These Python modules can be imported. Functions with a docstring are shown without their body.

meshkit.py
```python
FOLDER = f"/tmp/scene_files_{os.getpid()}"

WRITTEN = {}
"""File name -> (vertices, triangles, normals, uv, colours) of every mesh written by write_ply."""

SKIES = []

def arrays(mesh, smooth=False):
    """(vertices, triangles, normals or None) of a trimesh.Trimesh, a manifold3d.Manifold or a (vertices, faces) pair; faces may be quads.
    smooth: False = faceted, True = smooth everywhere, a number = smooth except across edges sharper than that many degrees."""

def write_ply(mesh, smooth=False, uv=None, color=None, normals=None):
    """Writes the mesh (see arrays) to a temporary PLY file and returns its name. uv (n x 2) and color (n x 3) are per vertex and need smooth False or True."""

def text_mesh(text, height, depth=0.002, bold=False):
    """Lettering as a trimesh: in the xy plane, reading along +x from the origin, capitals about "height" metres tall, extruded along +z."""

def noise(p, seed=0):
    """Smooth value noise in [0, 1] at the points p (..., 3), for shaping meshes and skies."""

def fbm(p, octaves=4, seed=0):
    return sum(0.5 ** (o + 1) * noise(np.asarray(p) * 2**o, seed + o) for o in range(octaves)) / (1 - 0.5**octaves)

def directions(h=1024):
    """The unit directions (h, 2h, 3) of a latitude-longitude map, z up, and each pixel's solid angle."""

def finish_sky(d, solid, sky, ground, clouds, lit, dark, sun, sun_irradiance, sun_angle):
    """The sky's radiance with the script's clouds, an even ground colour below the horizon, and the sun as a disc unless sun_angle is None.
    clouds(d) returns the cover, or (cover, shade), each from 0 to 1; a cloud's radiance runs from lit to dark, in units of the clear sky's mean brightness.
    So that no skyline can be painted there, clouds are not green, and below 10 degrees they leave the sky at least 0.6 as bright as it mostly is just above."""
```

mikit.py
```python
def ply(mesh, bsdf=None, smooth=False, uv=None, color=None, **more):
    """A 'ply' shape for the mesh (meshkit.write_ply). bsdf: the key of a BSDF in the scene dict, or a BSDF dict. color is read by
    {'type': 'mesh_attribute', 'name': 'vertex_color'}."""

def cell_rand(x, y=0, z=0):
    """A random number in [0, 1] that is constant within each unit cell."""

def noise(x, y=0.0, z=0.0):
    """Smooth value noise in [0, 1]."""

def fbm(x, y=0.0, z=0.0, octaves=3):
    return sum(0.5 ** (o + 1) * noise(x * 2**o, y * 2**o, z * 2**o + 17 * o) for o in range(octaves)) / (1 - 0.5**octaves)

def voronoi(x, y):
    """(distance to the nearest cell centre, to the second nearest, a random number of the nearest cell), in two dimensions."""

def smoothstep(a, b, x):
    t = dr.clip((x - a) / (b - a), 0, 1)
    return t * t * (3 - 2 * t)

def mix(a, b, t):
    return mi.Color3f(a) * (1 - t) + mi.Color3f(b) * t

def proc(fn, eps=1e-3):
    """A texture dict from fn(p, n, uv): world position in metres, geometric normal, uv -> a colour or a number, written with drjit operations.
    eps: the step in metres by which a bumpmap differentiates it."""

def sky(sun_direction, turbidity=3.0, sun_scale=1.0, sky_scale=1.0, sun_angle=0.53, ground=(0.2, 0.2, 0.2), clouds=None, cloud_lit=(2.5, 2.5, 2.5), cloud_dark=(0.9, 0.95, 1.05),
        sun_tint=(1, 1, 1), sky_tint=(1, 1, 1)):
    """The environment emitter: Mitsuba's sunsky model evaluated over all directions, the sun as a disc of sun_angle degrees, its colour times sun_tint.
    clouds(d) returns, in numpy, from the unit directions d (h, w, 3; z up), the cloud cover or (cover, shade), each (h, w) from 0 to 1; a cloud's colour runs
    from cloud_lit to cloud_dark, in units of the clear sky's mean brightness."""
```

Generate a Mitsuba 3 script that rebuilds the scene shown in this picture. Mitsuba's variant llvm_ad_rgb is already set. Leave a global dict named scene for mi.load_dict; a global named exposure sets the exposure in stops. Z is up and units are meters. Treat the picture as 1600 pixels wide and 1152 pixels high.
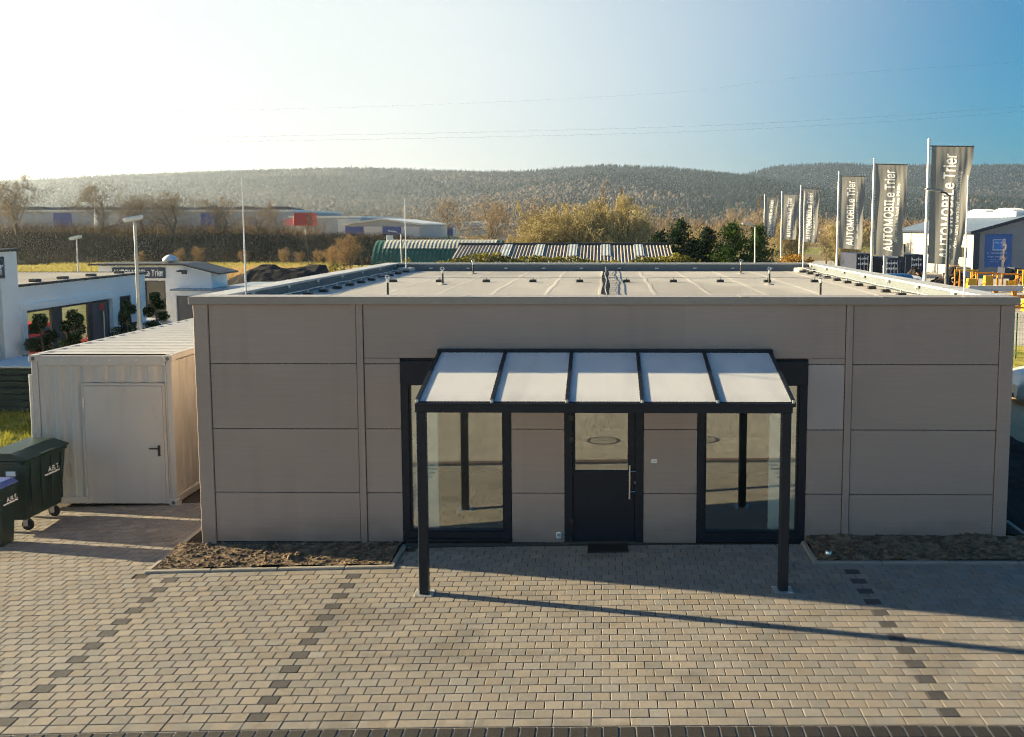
import math, random
import numpy as np
import trimesh
import drjit as dr
import mitsuba as mi
import mikit, meshkit
from mikit import noise, fbm, cell_rand, smoothstep, mix

T = mi.ScalarTransform4f
scene, labels = {}, {}
RNG = np.random.default_rng(7)

# ------------------------------------------------------------------ camera, sky, exposure
CAM = np.array([0.01, -13.73, 4.97])
FWD = np.array([-0.0139, 0.9959, -0.0899])
UP = np.array([-0.0007, 0.0899, 0.996])
scene['camera'] = {
    'type': 'perspective', 'fov': 2 * math.degrees(math.atan(800 / 1405.0)), 'fov_axis': 'x',
    'to_world': T().look_at(origin=CAM.tolist(), target=(CAM + FWD).tolist(), up=UP.tolist()),
    'principal_point_offset_x': -(924 - 800) / 1600.0, 'principal_point_offset_y': -(479.4 - 576) / 1152.0,
    'near_clip': 0.1, 'far_clip': 9000.0, 'medium': {'type': 'ref', 'id': 'air'},
}
SUN_EL, SUN_AZ = math.radians(16.0), math.radians(13.1)
SUN = (-math.cos(SUN_EL) * math.cos(SUN_AZ), math.cos(SUN_EL) * math.sin(SUN_AZ), math.sin(SUN_EL))


def veil(d):
    """Bright horizon haze and thin cirrostratus on the sun's side of the sky, thinning out upwards and away from the sun."""
    c = d @ np.array(SUN)
    a = np.clip((c + 0.22) / 0.72, 0, 1)
    a = a * a * (3 - 2 * a)
    up = np.clip((0.62 - d[..., 2]) / 0.40, 0, 1)
    wisps = 0.92 + 0.16 * meshkit.fbm(d * np.array([3.0, 3.0, 9.0]), 4, 5)
    return np.clip(a * up * wisps, 0, 1)


scene['sky'] = mikit.sky(SUN, turbidity=3.0, clouds=veil, cloud_lit=(4.3, 4.75, 4.9), sun_scale=4.4, sky_scale=0.64, sun_tint=(0.94, 1.11, 1.36),
                         sky_tint=(0.01, 1.24, 2.10), ground=(0.16, 0.15, 0.13))
exposure = 1.9
AIR_DENSITY = [0.00013, 0.000155, 0.00019]
scene['air'] = {'type': 'homogeneous', 'albedo': {'type': 'rgb', 'value': [0.96, 0.96, 0.95]}, 'sigma_t': {'type': 'rgb', 'value': AIR_DENSITY},
                'phase': {'type': 'hg', 'g': 0.67}}


# ------------------------------------------------------------------ materials
def rgb(r, g, b):
    return {'type': 'rgb', 'value': [r, g, b]}


def mat(name, color, rough=0.6, metallic=0.0, spec=0.5, bump=None, bump_scale=1.0, coat=0.0, eps=1e-3):
    c = rgb(*color) if isinstance(color, tuple) else mikit.proc(color)
    b = {'type': 'principled', 'base_color': c, 'roughness': rough, 'metallic': metallic, 'specular': spec}
    if coat:
        b['clearcoat'] = coat
        b['clearcoat_gloss'] = 0.9
    if bump is not None:
        b = {'type': 'bumpmap', 'arbitrary': mikit.proc(bump, eps=eps), 'scale': bump_scale, 'bsdf': b}
    scene[name] = {'type': 'twosided', 'bsdf': b}


def tone(base, amt, f, f2=None):
    """Base colour with soft world-space variation of strength amt at frequency f."""
    def fn(p, n, uv):
        k = 1 + amt * (2 * fbm(p.x * f + 11, p.y * f + 3, p.z * f, 3) - 1)
        if f2:
            k = k * (1 + 0.5 * amt * (2 * noise(p.x * f2, p.y * f2, p.z * f2) - 1))
        return mi.Color3f(base[0] * k, base[1] * k, base[2] * k)
    return fn


def attr(name, rough=0.8, thin=0.0, spec=0.3):
    if thin:
        scene[name] = {'type': 'principledthin', 'base_color': {'type': 'mesh_attribute', 'name': 'vertex_color'}, 'roughness': rough, 'diff_trans': thin, 'spec_trans': 0.0}
    else:
        scene[name] = {'type': 'twosided', 'bsdf': {'type': 'principled', 'base_color': {'type': 'mesh_attribute', 'name': 'vertex_color'}, 'roughness': rough, 'specular': spec}}


def facade_color(p, n, uv):
    k = 1 + 0.05 * (2 * noise(p.x * 2.0, 7.0, p.z * 90) - 1) + 0.07 * (2 * fbm(p.x * 0.6, p.y * 0.6, p.z * 0.9, 3) - 1)
    k = k * (0.955 + 0.09 * cell_rand(dr.floor((p.z - 0.8) / 1.0205 + 5), dr.floor(p.x / 2.51 + 0.5), 4))
    splash = smoothstep(0.55, 0.05, p.z + 0.5 * fbm(p.x * 2.5, 2.0, p.z * 3.0, 3) - 0.2)
    k = k * (1 - 0.24 * splash)
    drip = smoothstep(0.55, 0.9, noise(p.x * 7.0, 3.0, p.z * 0.35)) * smoothstep(0.3, 1.0, fbm(p.x * 0.8, 1.0, p.z * 0.5, 2))
    k = k * (1 - 0.11 * drip)
    return mi.Color3f(0.350 * k, 0.275 * k, 0.236 * k)


def facade_bump(p, n, uv):
    return noise(p.x * 9.0, 2.0, p.z * 160.0) + 0.5 * noise(p.x * 40, p.y * 40, p.z * 70)


mat('m_facade', facade_color, 0.45, bump=facade_bump, bump_scale=0.0007, spec=0.4)
mat('m_facade_light', tone((0.43, 0.36, 0.335), 0.05, 0.9, 60), 0.45)
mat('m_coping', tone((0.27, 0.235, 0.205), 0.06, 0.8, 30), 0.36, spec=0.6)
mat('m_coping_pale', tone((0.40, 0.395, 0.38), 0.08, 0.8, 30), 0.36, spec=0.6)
mat('m_joint', (0.03, 0.03, 0.03), 0.9)
mat('m_anthracite', tone((0.012, 0.017, 0.026), 0.10, 3.0, 80), 0.45, spec=0.25)
mat('m_dark_plinth', tone((0.05, 0.05, 0.05), 0.2, 3.0), 0.8)
mat('m_steel', (0.62, 0.62, 0.61), 0.28, metallic=1.0)
mat('m_zinc', tone((0.55, 0.56, 0.56), 0.12, 6.0), 0.45, metallic=0.7)
mat('m_white_plastic', (0.75, 0.75, 0.74), 0.4)
mat('m_white_door', (0.82, 0.83, 0.80), 0.4)
mat('m_room', (0.55, 0.53, 0.48), 0.8)
mat('m_room_floor', (0.12, 0.11, 0.10), 0.5)
mat('m_black_plastic', (0.02, 0.02, 0.021), 0.5)
mat('m_rubber', (0.018, 0.018, 0.018), 0.75)


def roof_color(p, n, uv):
    k = 1 + 0.16 * (2 * fbm(p.x * 0.45, p.y * 0.35, 1.0, 4) - 1) + 0.06 * (2 * noise(p.x * 18, p.y * 18, 0) - 1)
    seam = dr.abs(p.x * 0.95 + 0.06 * noise(p.y * 0.8, p.x * 0.2, 2.0) - dr.floor(p.x * 0.95 + 0.06 * noise(p.y * 0.8, p.x * 0.2, 2.0)) - 0.5)
    k = k * (1 + 0.22 * smoothstep(0.44, 0.49, seam))
    puddle = smoothstep(0.55, 0.75, fbm(p.x * 0.7 + 5, p.y * 0.22, 4.0, 3))
    k = k * (1 - 0.18 * puddle)
    return mi.Color3f(0.355 * k, 0.335 * k, 0.305 * k)


def roof_bump(p, n, uv):
    w = p.x * 0.95 + 0.06 * noise(p.y * 0.8, p.x * 0.2, 2.0)
    s = dr.abs(w - dr.floor(w) - 0.5)
    return smoothstep(0.455, 0.47, s) * 0.006 + 0.010 * fbm(p.x * 1.1, p.y * 0.5, 0, 3)


mat('m_roof', roof_color, 0.62, bump=roof_bump, bump_scale=1.0, eps=4e-3)


def stone_color(p, n, uv):
    """Grey-beige concrete stone: a tone of its own for each stone of the 20 x 16.5 cm bond, soft tyre scuffs and dust over all."""
    row = dr.floor((p.y + 4.8547) / 0.165)
    odd = row - 2 * dr.floor(row / 2)
    xx = dr.select(p.x < -3.6, -3.6 + (p.x + 3.6) / 1.0325, p.x)
    col = dr.floor((xx + 0.915 + 0.1 * odd) / 0.2)
    r = cell_rand(row, col, 3)
    r2 = cell_rand(row, col, 9)
    k = 0.88 + 0.17 * r + dr.select(r2 > 0.95, 0.13, 0.0)
    k = k * (1 + 0.10 * (2 * fbm(p.x * 9, p.y * 9, r * 50, 3) - 1)) * (1 + 0.10 * (2 * noise(p.x * 160, p.y * 160, 0) - 1))
    scuff = smoothstep(0.60, 0.78, fbm(p.x * 1.1 + 40, p.y * 2.0 + 9, 2.0, 4))
    k = k * (1 - 0.20 * scuff) * (0.92 + 0.16 * fbm(p.x * 0.35, p.y * 0.35, 6, 2))
    warm = 0.009 * (2 * cell_rand(row, col, 5) - 1)
    ring = dr.abs(fbm(p.x * 2.3 + 7, p.y * 2.3, 8.0, 2) - 0.5)          # curved tyre scuffs
    k = k * (1 - 0.22 * (1 - smoothstep(0.004, 0.020, ring)) * smoothstep(0.5, 0.7, fbm(p.x * 0.55 + 3, p.y * 0.55, 1.0, 2)))
    return mi.Color3f((0.210 + warm) * k, 0.192 * k, (0.172 - warm) * k)


def stone_bump(p, n, uv):
    return 0.5 * noise(p.x * 130, p.y * 130, p.z * 130) + 0.5 * fbm(p.x * 35, p.y * 35, p.z * 35, 2)


mat('m_stone', stone_color, 0.72, bump=stone_bump, bump_scale=0.0016, spec=0.35)
mat('m_stone_dark', tone((0.050, 0.048, 0.050), 0.30, 5.0, 120), 0.7, bump=stone_bump, bump_scale=0.0016)
mat('m_stone_gutter', tone((0.020, 0.018, 0.018), 0.35, 6.0, 120), 0.7, bump=stone_bump, bump_scale=0.002)
mat('m_stone_red', tone((0.095, 0.062, 0.052), 0.25, 6.0, 120), 0.75, bump=stone_bump, bump_scale=0.002)
mat('m_joint_sand', tone((0.050, 0.041, 0.032), 0.35, 4.0, 150), 0.95)
mat('m_kerb', tone((0.27, 0.25, 0.22), 0.18, 2.5, 90), 0.8, bump=stone_bump, bump_scale=0.0016)


def road_color(p, n, uv):
    row = dr.floor(p.y / 0.4)
    o = 0.25 * cell_rand(row, 0, 1)
    fx = (p.x + o) / 0.25
    fy = p.y / 0.4
    j = dr.minimum(dr.abs(fx - dr.floor(fx + 0.5)) * 0.25, dr.abs(fy - dr.floor(fy + 0.5)) * 0.4)
    k = (0.86 + 0.22 * cell_rand(dr.floor(fx), row, 2)) * (0.85 + 0.3 * fbm(p.x * 1.2, p.y * 1.2, 0, 3))
    k = k * (0.42 + 0.58 * smoothstep(0.004, 0.012, j))
    return mi.Color3f(0.262 * k, 0.236 * k, 0.205 * k)


mat('m_road', road_color, 0.85)


def soil_color(p, n, uv):
    f = fbm(p.x * 14, p.y * 14, p.z * 14, 3)
    c = mix([0.085, 0.062, 0.045], [0.23, 0.175, 0.122], smoothstep(0.25, 0.8, f))
    return c * (0.75 + 0.5 * noise(p.x * 90, p.y * 90, p.z * 90))


mat('m_soil', soil_color, 0.95, spec=0.1)
mat('m_dark_soil', tone((0.035, 0.029, 0.026), 0.5, 4.0, 60), 0.95, spec=0.1)


def ground_color(p, n, uv):
    f = fbm(p.x * 0.05, p.y * 0.05, 0, 4)
    g = fbm(p.x * 0.9, p.y * 0.9, 3, 3)
    c = mix([0.14, 0.115, 0.075], [0.13, 0.145, 0.045], smoothstep(0.35, 0.65, f))
    return c * (0.7 + 0.6 * g)


mat('m_ground', ground_color, 0.95, spec=0.1)
mat('m_yard', tone((0.27, 0.255, 0.235), 0.3, 0.7, 30), 0.9)
mat('m_sand', tone((0.36, 0.27, 0.17), 0.3, 1.2, 25), 0.95, spec=0.1)
mat('m_white_render', tone((0.86, 0.865, 0.87), 0.04, 0.8, 25), 0.7)
mat('m_cream', tone((0.36, 0.35, 0.335), 0.05, 0.3, 6), 0.7)
mat('m_bitumen', tone((0.30, 0.28, 0.25), 0.25, 0.5, 20), 0.85)
mat('m_trim_dark', (0.045, 0.045, 0.05), 0.5)
mat('m_sign_blue', (0.020, 0.036, 0.068), 0.4)
mat('m_letter', (0.86, 0.86, 0.85), 0.5)
mat('m_grey_door', (0.10, 0.10, 0.11), 0.5)


def container_color(p, n, uv):
    k = 1 + 0.07 * (2 * fbm(p.x * 1.5, p.y * 1.5, p.z * 0.8, 3) - 1)
    rust = 0.5 * smoothstep(0.74, 0.82, fbm(p.x * 6, p.y * 6, p.z * 2.0 + 30, 4))
    run = smoothstep(0.55, 0.85, noise(p.x * 14, p.y * 14, p.z * 0.5)) * 0.04
    return mix(mi.Color3f(0.45 * k, 0.435 * k, 0.405 * k) * (1 - run), [0.20, 0.12, 0.07], 0.5 * rust)


mat('m_container', container_color, 0.38, spec=0.5)
mat('m_container_dark', (0.10, 0.10, 0.10), 0.6)
mat('m_bin', tone((0.009, 0.028, 0.023), 0.2, 3.0), 0.42)
mat('m_bin_lid_blue', tone((0.10, 0.14, 0.36), 0.1, 4.0), 0.4)
mat('m_galv', tone((0.42, 0.43, 0.44), 0.15, 3.0), 0.42, metallic=0.6)
mat('m_pole_white', (0.78, 0.79, 0.79), 0.35)
mat('m_dark_pole', (0.07, 0.075, 0.085), 0.45)
mat('m_concrete', tone((0.45, 0.42, 0.37), 0.15, 4.0, 60), 0.85)
mat('m_metal_grey', tone((0.28, 0.33, 0.38), 0.1, 0.2), 0.5)
mat('m_metal_silver', tone((0.50, 0.53, 0.56), 0.06, 0.2), 0.5)
mat('m_panel_blue', (0.05, 0.08, 0.30), 0.5)
mat('m_red', (0.62, 0.06, 0.045), 0.5)
mat('m_orange', (0.55, 0.21, 0.02), 0.45)
mat('m_yellow', (0.66, 0.38, 0.02), 0.45)
mat('m_slate_roof', tone((0.085, 0.12, 0.18), 0.10, 0.5), 0.75, spec=0.2)
mat('m_gable', tone((0.20, 0.22, 0.26), 0.06, 0.4), 0.6)
mat('m_sign_panel', tone((0.035, 0.11, 0.36), 0.1, 0.8), 0.45)
mat('m_sign_bright', (0.03, 0.17, 0.62), 0.4)
mat('m_sign_pale', (0.36, 0.46, 0.66), 0.5)
mat('m_navy', (0.020, 0.028, 0.055), 0.5)
mat('m_wood_waste', tone((0.30, 0.17, 0.09), 0.5, 1.5), 0.9)
mat('m_slat_green', tone((0.022, 0.040, 0.028), 0.4, 2.5, 20), 0.8)
mat('m_barrel', tone((0.045, 0.125, 0.085), 0.18, 0.6), 0.5)
mat('m_barrel_top', tone((0.42, 0.42, 0.36), 0.15, 0.6, 4), 0.7)
mat('m_eternit', tone((0.27, 0.235, 0.205), 0.22, 0.8, 8), 0.9)
mat('m_skylight', (0.60, 0.63, 0.62), 0.35)
mat('m_translucent', tone((0.42, 0.44, 0.42), 0.2, 1.5, 8), 0.5)
mat('m_heap', tone((0.035, 0.033, 0.035), 0.4, 1.0, 10), 0.95, spec=0.1)
mat('m_bark', tone((0.15, 0.115, 0.075), 0.3, 2.0), 0.9, spec=0.1)
mat('m_birch', tone((0.55, 0.50, 0.42), 0.3, 3.0), 0.8)
mat('m_cable', (0.16, 0.18, 0.20), 0.6)
mat('m_tan_twig', (0.30, 0.21, 0.09), 0.9, spec=0.1)
attr('m_attr')
attr('m_leaf', 0.7, 0.5)
scene['m_twig'] = {'type': 'twosided', 'bsdf': {'type': 'diffuse', 'reflectance': {'type': 'mesh_attribute', 'name': 'vertex_color'}}}


def cloth_mat(name, c, trans):
    scene[name] = {'type': 'principledthin', 'base_color': rgb(*c), 'roughness': 0.8, 'diff_trans': trans, 'spec_trans': 0.0, 'eta': 1.3}


cloth_mat('m_flag', (0.25, 0.25, 0.247), 0.5)


def opal_color(p, n, uv):
    s = p.x * 32.0
    k = 1 - 0.05 * smoothstep(0.30, 0.45, dr.abs(s - dr.floor(s) - 0.5))                 # webs of the twin-wall sheet
    dirt = smoothstep(0.45, 0.8, fbm(p.x * 2.5, p.y * 0.9, 0.0, 4)) * 0.10 + smoothstep(-1.45, -1.85, p.y) * 0.12 * noise(p.x * 9, p.y * 3, 0)
    return mi.Color3f(0.84, 0.85, 0.88) * k * (1 - dirt)


scene['m_opal'] = {'type': 'principledthin', 'base_color': mikit.proc(opal_color), 'roughness': 0.5, 'diff_trans': 0.7, 'spec_trans': 0.0, 'eta': 1.4}
scene['m_pane'] = {'type': 'thindielectric', 'int_ior': 2.9, 'ext_ior': 1.0, 'specular_reflectance': rgb(0.95, 1.0, 0.96), 'specular_transmittance': rgb(0.86, 0.95, 0.90)}       # sun-protection coated glazing
scene['m_clear_pane'] = {'type': 'thindielectric', 'int_ior': 1.5, 'ext_ior': 1.0}
scene['m_dark_glass'] = {'type': 'twosided', 'bsdf': {'type': 'principled', 'base_color': rgb(0.015, 0.018, 0.02), 'roughness': 0.06, 'specular': 0.8}}


def paint(name, c):
    scene[name] = {'type': 'twosided', 'bsdf': {'type': 'principled', 'base_color': rgb(*c), 'roughness': 0.3, 'metallic': 0.15, 'clearcoat': 1.0, 'clearcoat_gloss': 0.95}}


paint('m_paint_red', (0.62, 0.025, 0.02))
paint('m_paint_white', (0.74, 0.75, 0.76))
paint('m_paint_silver', (0.46, 0.45, 0.43))
paint('m_paint_blue', (0.05, 0.15, 0.30))


# ------------------------------------------------------------------ mesh helpers
class MB:
    """Collects pieces that become ONE mesh of the scene."""

    def __init__(self):
        self.v, self.f, self.c, self.n = [], [], [], 0

    def raw(self, v, f, color=None):
        v, f = np.asarray(v, float), np.asarray(f, int)
        if f.shape[1] == 4:
            f = np.vstack([f[:, [0, 1, 2]], f[:, [0, 2, 3]]])
        self.v.append(v)
        self.f.append(f + self.n)
        self.n += len(v)
        if color is not None:
            c = np.asarray(color, float)
            self.c.append(np.broadcast_to(c, (len(v), 3)) if c.ndim == 1 else c)
        return self

    def mesh(self, m, color=None):
        return self.raw(m.vertices, m.faces, color)

    def box(self, x0, x1, y0, y1, z0, z1, bev=0.0, color=None):
        x0, x1 = min(x0, x1), max(x0, x1)
        y0, y1 = min(y0, y1), max(y0, y1)
        z0, z1 = min(z0, z1), max(z0, z1)
        b = min(bev, (x1 - x0) * .45, (y1 - y0) * .45, (z1 - z0) * .45)
        if b <= 0:
            v = [(x, y, z) for x in (x0, x1) for y in (y0, y1) for z in (z0, z1)]
            f = [[0, 1, 3, 2], [4, 6, 7, 5], [0, 4, 5, 1], [2, 3, 7, 6], [0, 2, 6, 4], [1, 5, 7, 3]]
            return self.raw(v, f, color)
        v = []
        for sx in (0, 1):
            for sy in (0, 1):
                for sz in (0, 1):
                    x, y, z = (x0, x1)[sx], (y0, y1)[sy], (z0, z1)[sz]
                    ix, iy, iz = x + (b if sx == 0 else -b), y + (b if sy == 0 else -b), z + (b if sz == 0 else -b)
                    v += [(x, iy, iz), (ix, y, iz), (ix, iy, z)]
        m = trimesh.Trimesh(v, HULL_F, process=False)
        return self.raw(m.vertices, m.faces, color)

    def tube(self, pts, r, sides=8, caps=True, color=None):
        p = np.asarray(pts, float)
        t = np.gradient(p, axis=0)
        t /= np.linalg.norm(t, axis=1, keepdims=True) + 1e-12
        ref = np.array([0, 0, 1.0]) if abs(t[:, 2]).mean() < 0.8 else np.array([1.0, 0, 0])
        a = np.cross(t, ref)
        a /= np.linalg.norm(a, axis=1, keepdims=True) + 1e-12
        b = np.cross(t, a)
        ang = np.arange(sides) * 2 * np.pi / sides
        rr = np.broadcast_to(np.asarray(r, float), (len(p),))
        v = p[:, None] + rr[:, None, None] * (np.cos(ang)[None, :, None] * a[:, None] + np.sin(ang)[None, :, None] * b[:, None])
        f = []
        for i in range(len(p) - 1):
            for j in range(sides):
                k = (j + 1) % sides
                f.append([i * sides + j, (i + 1) * sides + j, (i + 1) * sides + k, i * sides + k])
        v = v.reshape(-1, 3)
        f = np.array(f)
        f = np.vstack([f[:, [0, 1, 2]], f[:, [0, 2, 3]]])
        if caps:
            e = (len(p) - 1) * sides
            f = np.vstack([f, [[0, j, j + 1] for j in range(1, sides - 1)], [[e, e + j + 1, e + j] for j in range(1, sides - 1)]])
        return self.raw(v, f, color)

    def prism(self, poly, axis, a, b, color=None):
        """A 2-D outline extruded along an axis from a to b (x: poly is (y,z); y: poly is (x,z); z: poly is (x,y))."""
        from shapely import Polygon
        m = trimesh.creation.extrude_polygon(Polygon(poly), abs(b - a), engine='earcut')
        v = np.array(m.vertices)
        lo = min(a, b)
        u, w, h = v[:, 0], v[:, 1], v[:, 2] + lo
        vv = {'x': np.stack([h, u, w], 1), 'y': np.stack([u, h, w], 1), 'z': np.stack([u, w, h], 1)}[axis]
        return self.raw(vv, m.faces, color)

    def lathe(self, prof, cx, cy, sides=16, axis='z', cz=0.0, color=None):
        """Profile of (radius, height) turned about an axis through (cx, cy, cz)."""
        p = np.asarray(prof, float)
        ang = np.arange(sides) * 2 * np.pi / sides
        v = np.stack([p[:, :1] * np.cos(ang), p[:, :1] * np.sin(ang), np.repeat(p[:, 1:], sides, 1)], -1).reshape(-1, 3)
        f = [[i * sides + j, i * sides + (j + 1) % sides, (i + 1) * sides + (j + 1) % sides, (i + 1) * sides + j] for i in range(len(p) - 1) for j in range(sides)]
        if axis == 'x':
            v = v[:, [2, 0, 1]]
        elif axis == 'y':
            v = v[:, [1, 2, 0]]
        return self.raw(v + np.array([cx, cy, cz]), f, color)

    def arrays(self):
        return np.vstack(self.v), np.vstack(self.f)

    def put(self, key, m, smooth=False, **more):
        v, f = self.arrays()
        c = np.vstack(self.c) if self.c else None
        scene[key] = mikit.ply((v, f), m, smooth=smooth, color=c, **more)
        return key


def _hull_faces():
    v = []
    for sx in (0, 1):
        for sy in (0, 1):
            for sz in (0, 1):
                b = .2
                ix, iy, iz = sx + (b if sx == 0 else -b), sy + (b if sy == 0 else -b), sz + (b if sz == 0 else -b)
                v += [(sx, iy, iz), (ix, sy, iz), (ix, iy, sz)]
    from scipy.spatial import ConvexHull
    v = np.array(v, float)
    h = ConvexHull(v)
    f = h.simplices.copy()
    nrm = np.cross(v[f[:, 1]] - v[f[:, 0]], v[f[:, 2]] - v[f[:, 0]])
    flip = (nrm * h.equations[:, :3]).sum(1) < 0
    f[flip] = f[flip][:, ::-1]
    return f


HULL_F = _hull_faces()
_count = {}


def num(base):
    n = _count.get(base, -1) + 1
    _count[base] = n
    return base if n == 0 else f'{base}_{n:03d}'


def thing(base, label, cat, group=None, kind=None):
    key = num(base)
    labels[key] = {'label': label, 'category': cat}
    if group:
        labels[key]['group'] = group
    if kind:
        labels[key]['kind'] = kind
    return key


def part(owner, name):
    return num(owner + '__' + name)


def struct(name, mb, m, smooth=False):
    key = num(name)
    mb.put(key, m, smooth)
    labels[key] = {'kind': 'structure', 'label': name.replace('_', ' '), 'category': name.replace('_', ' ')}
    return key


def turned(v, loc, rz):
    c, s = math.cos(rz), math.sin(rz)
    v = np.asarray(v, float)
    return np.stack([c * v[:, 0] - s * v[:, 1] + loc[0], s * v[:, 0] + c * v[:, 1] + loc[1], v[:, 2] + loc[2]], 1)


def place(d, loc, rz=0.0, s=1.0):
    return {**d, 'to_world': T().translate(list(map(float, loc))).rotate([0, 0, 1], math.degrees(rz)).scale(s if isinstance(s, (list, tuple)) else float(s))}


def zg(x, y):
    """Height of the paved ground: it falls gently to the left and towards the street."""
    x, y = np.asarray(x, float), np.asarray(y, float)
    xc = np.clip(x, -14.0, 6.0)
    return 0.0148 * xc - 0.0012 * xc * xc + 0.02 * np.clip(y, -9.0, 2.5)


def far_z(x, y):
    """Ground height beyond the plot, with the raised plateau behind the brown embankment on the left."""
    x, y = np.asarray(x, float), np.asarray(y, float)
    side = 1 / (1 + np.exp((x + 18) / 7.0))
    t = np.clip((y - 113) / 10.0, 0, 1)
    return 3.3 * side * t * t * (3 - 2 * t) + np.clip((y - 30) / 100, 0, 1) * -0.1 + np.clip((y - 500) / 700, 0, 1) * 2


# ------------------------------------------------------------------ ground
def grid(xs, ys, zf):
    X, Y = np.meshgrid(xs, ys)
    Z = zf(X, Y)
    v = np.stack([X, Y, Z], -1).reshape(-1, 3)
    nx, ny = len(xs), len(ys)
    i, j = np.meshgrid(np.arange(nx - 1), np.arange(ny - 1))
    a = (j * nx + i).ravel()
    return v, np.stack([a, a + 1, a + nx + 1, a + nx], 1)


def graded(lo, hi, dense, step, grow=1.35):
    out = list(np.arange(dense[0], dense[1] + 1e-6, step))
    s = step
    while out[-1] < hi:
        s *= grow
        out.append(out[-1] + s)
    s = step
    while out[0] > lo:
        s *= grow
        out.insert(0, out[0] - s)
    return np.array(out)


gx = graded(-3600, 3600, (-70, 60), 2.0)
gy = graded(-300, 3600, (-16, 140), 2.0)
g = MB().raw(*grid(gx, gy, lambda x, y: zg(x, y) - 0.10 + far_z(x, y)))
struct('ground', g, 'm_ground', True)


def sheet(name, poly, m, lift, step=0.5, bump=0.0, seed=0):
    """A patch of ground inside a polygon's bounds, following the terrain at a small height above it."""
    x0, y0, x1, y1 = poly
    xs = np.linspace(x0, x1, max(2, int((x1 - x0) / step)))
    ys = np.linspace(y0, y1, max(2, int((y1 - y0) / step)))
    def zf(x, y):
        z = zg(x, y) + far_z(x, y) + lift
        if bump:
            z = z + bump * (meshkit.fbm(np.stack([x * 1.5, y * 1.5, x * 0], -1), 4, seed) - 0.5)
        return z
    return struct(name, MB().raw(*grid(xs, ys, zf)), m, True)


# ------------------------------------------------------------------ paved forecourt: stones of a 20 x 16.5 cm bond
ROW, COL, Y0 = 0.165, 0.2, -4.8547
fore = thing('paved_forecourt', 'paved forecourt of grey-beige concrete stones with three dotted dark lines', 'pavement', kind='structure')


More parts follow.
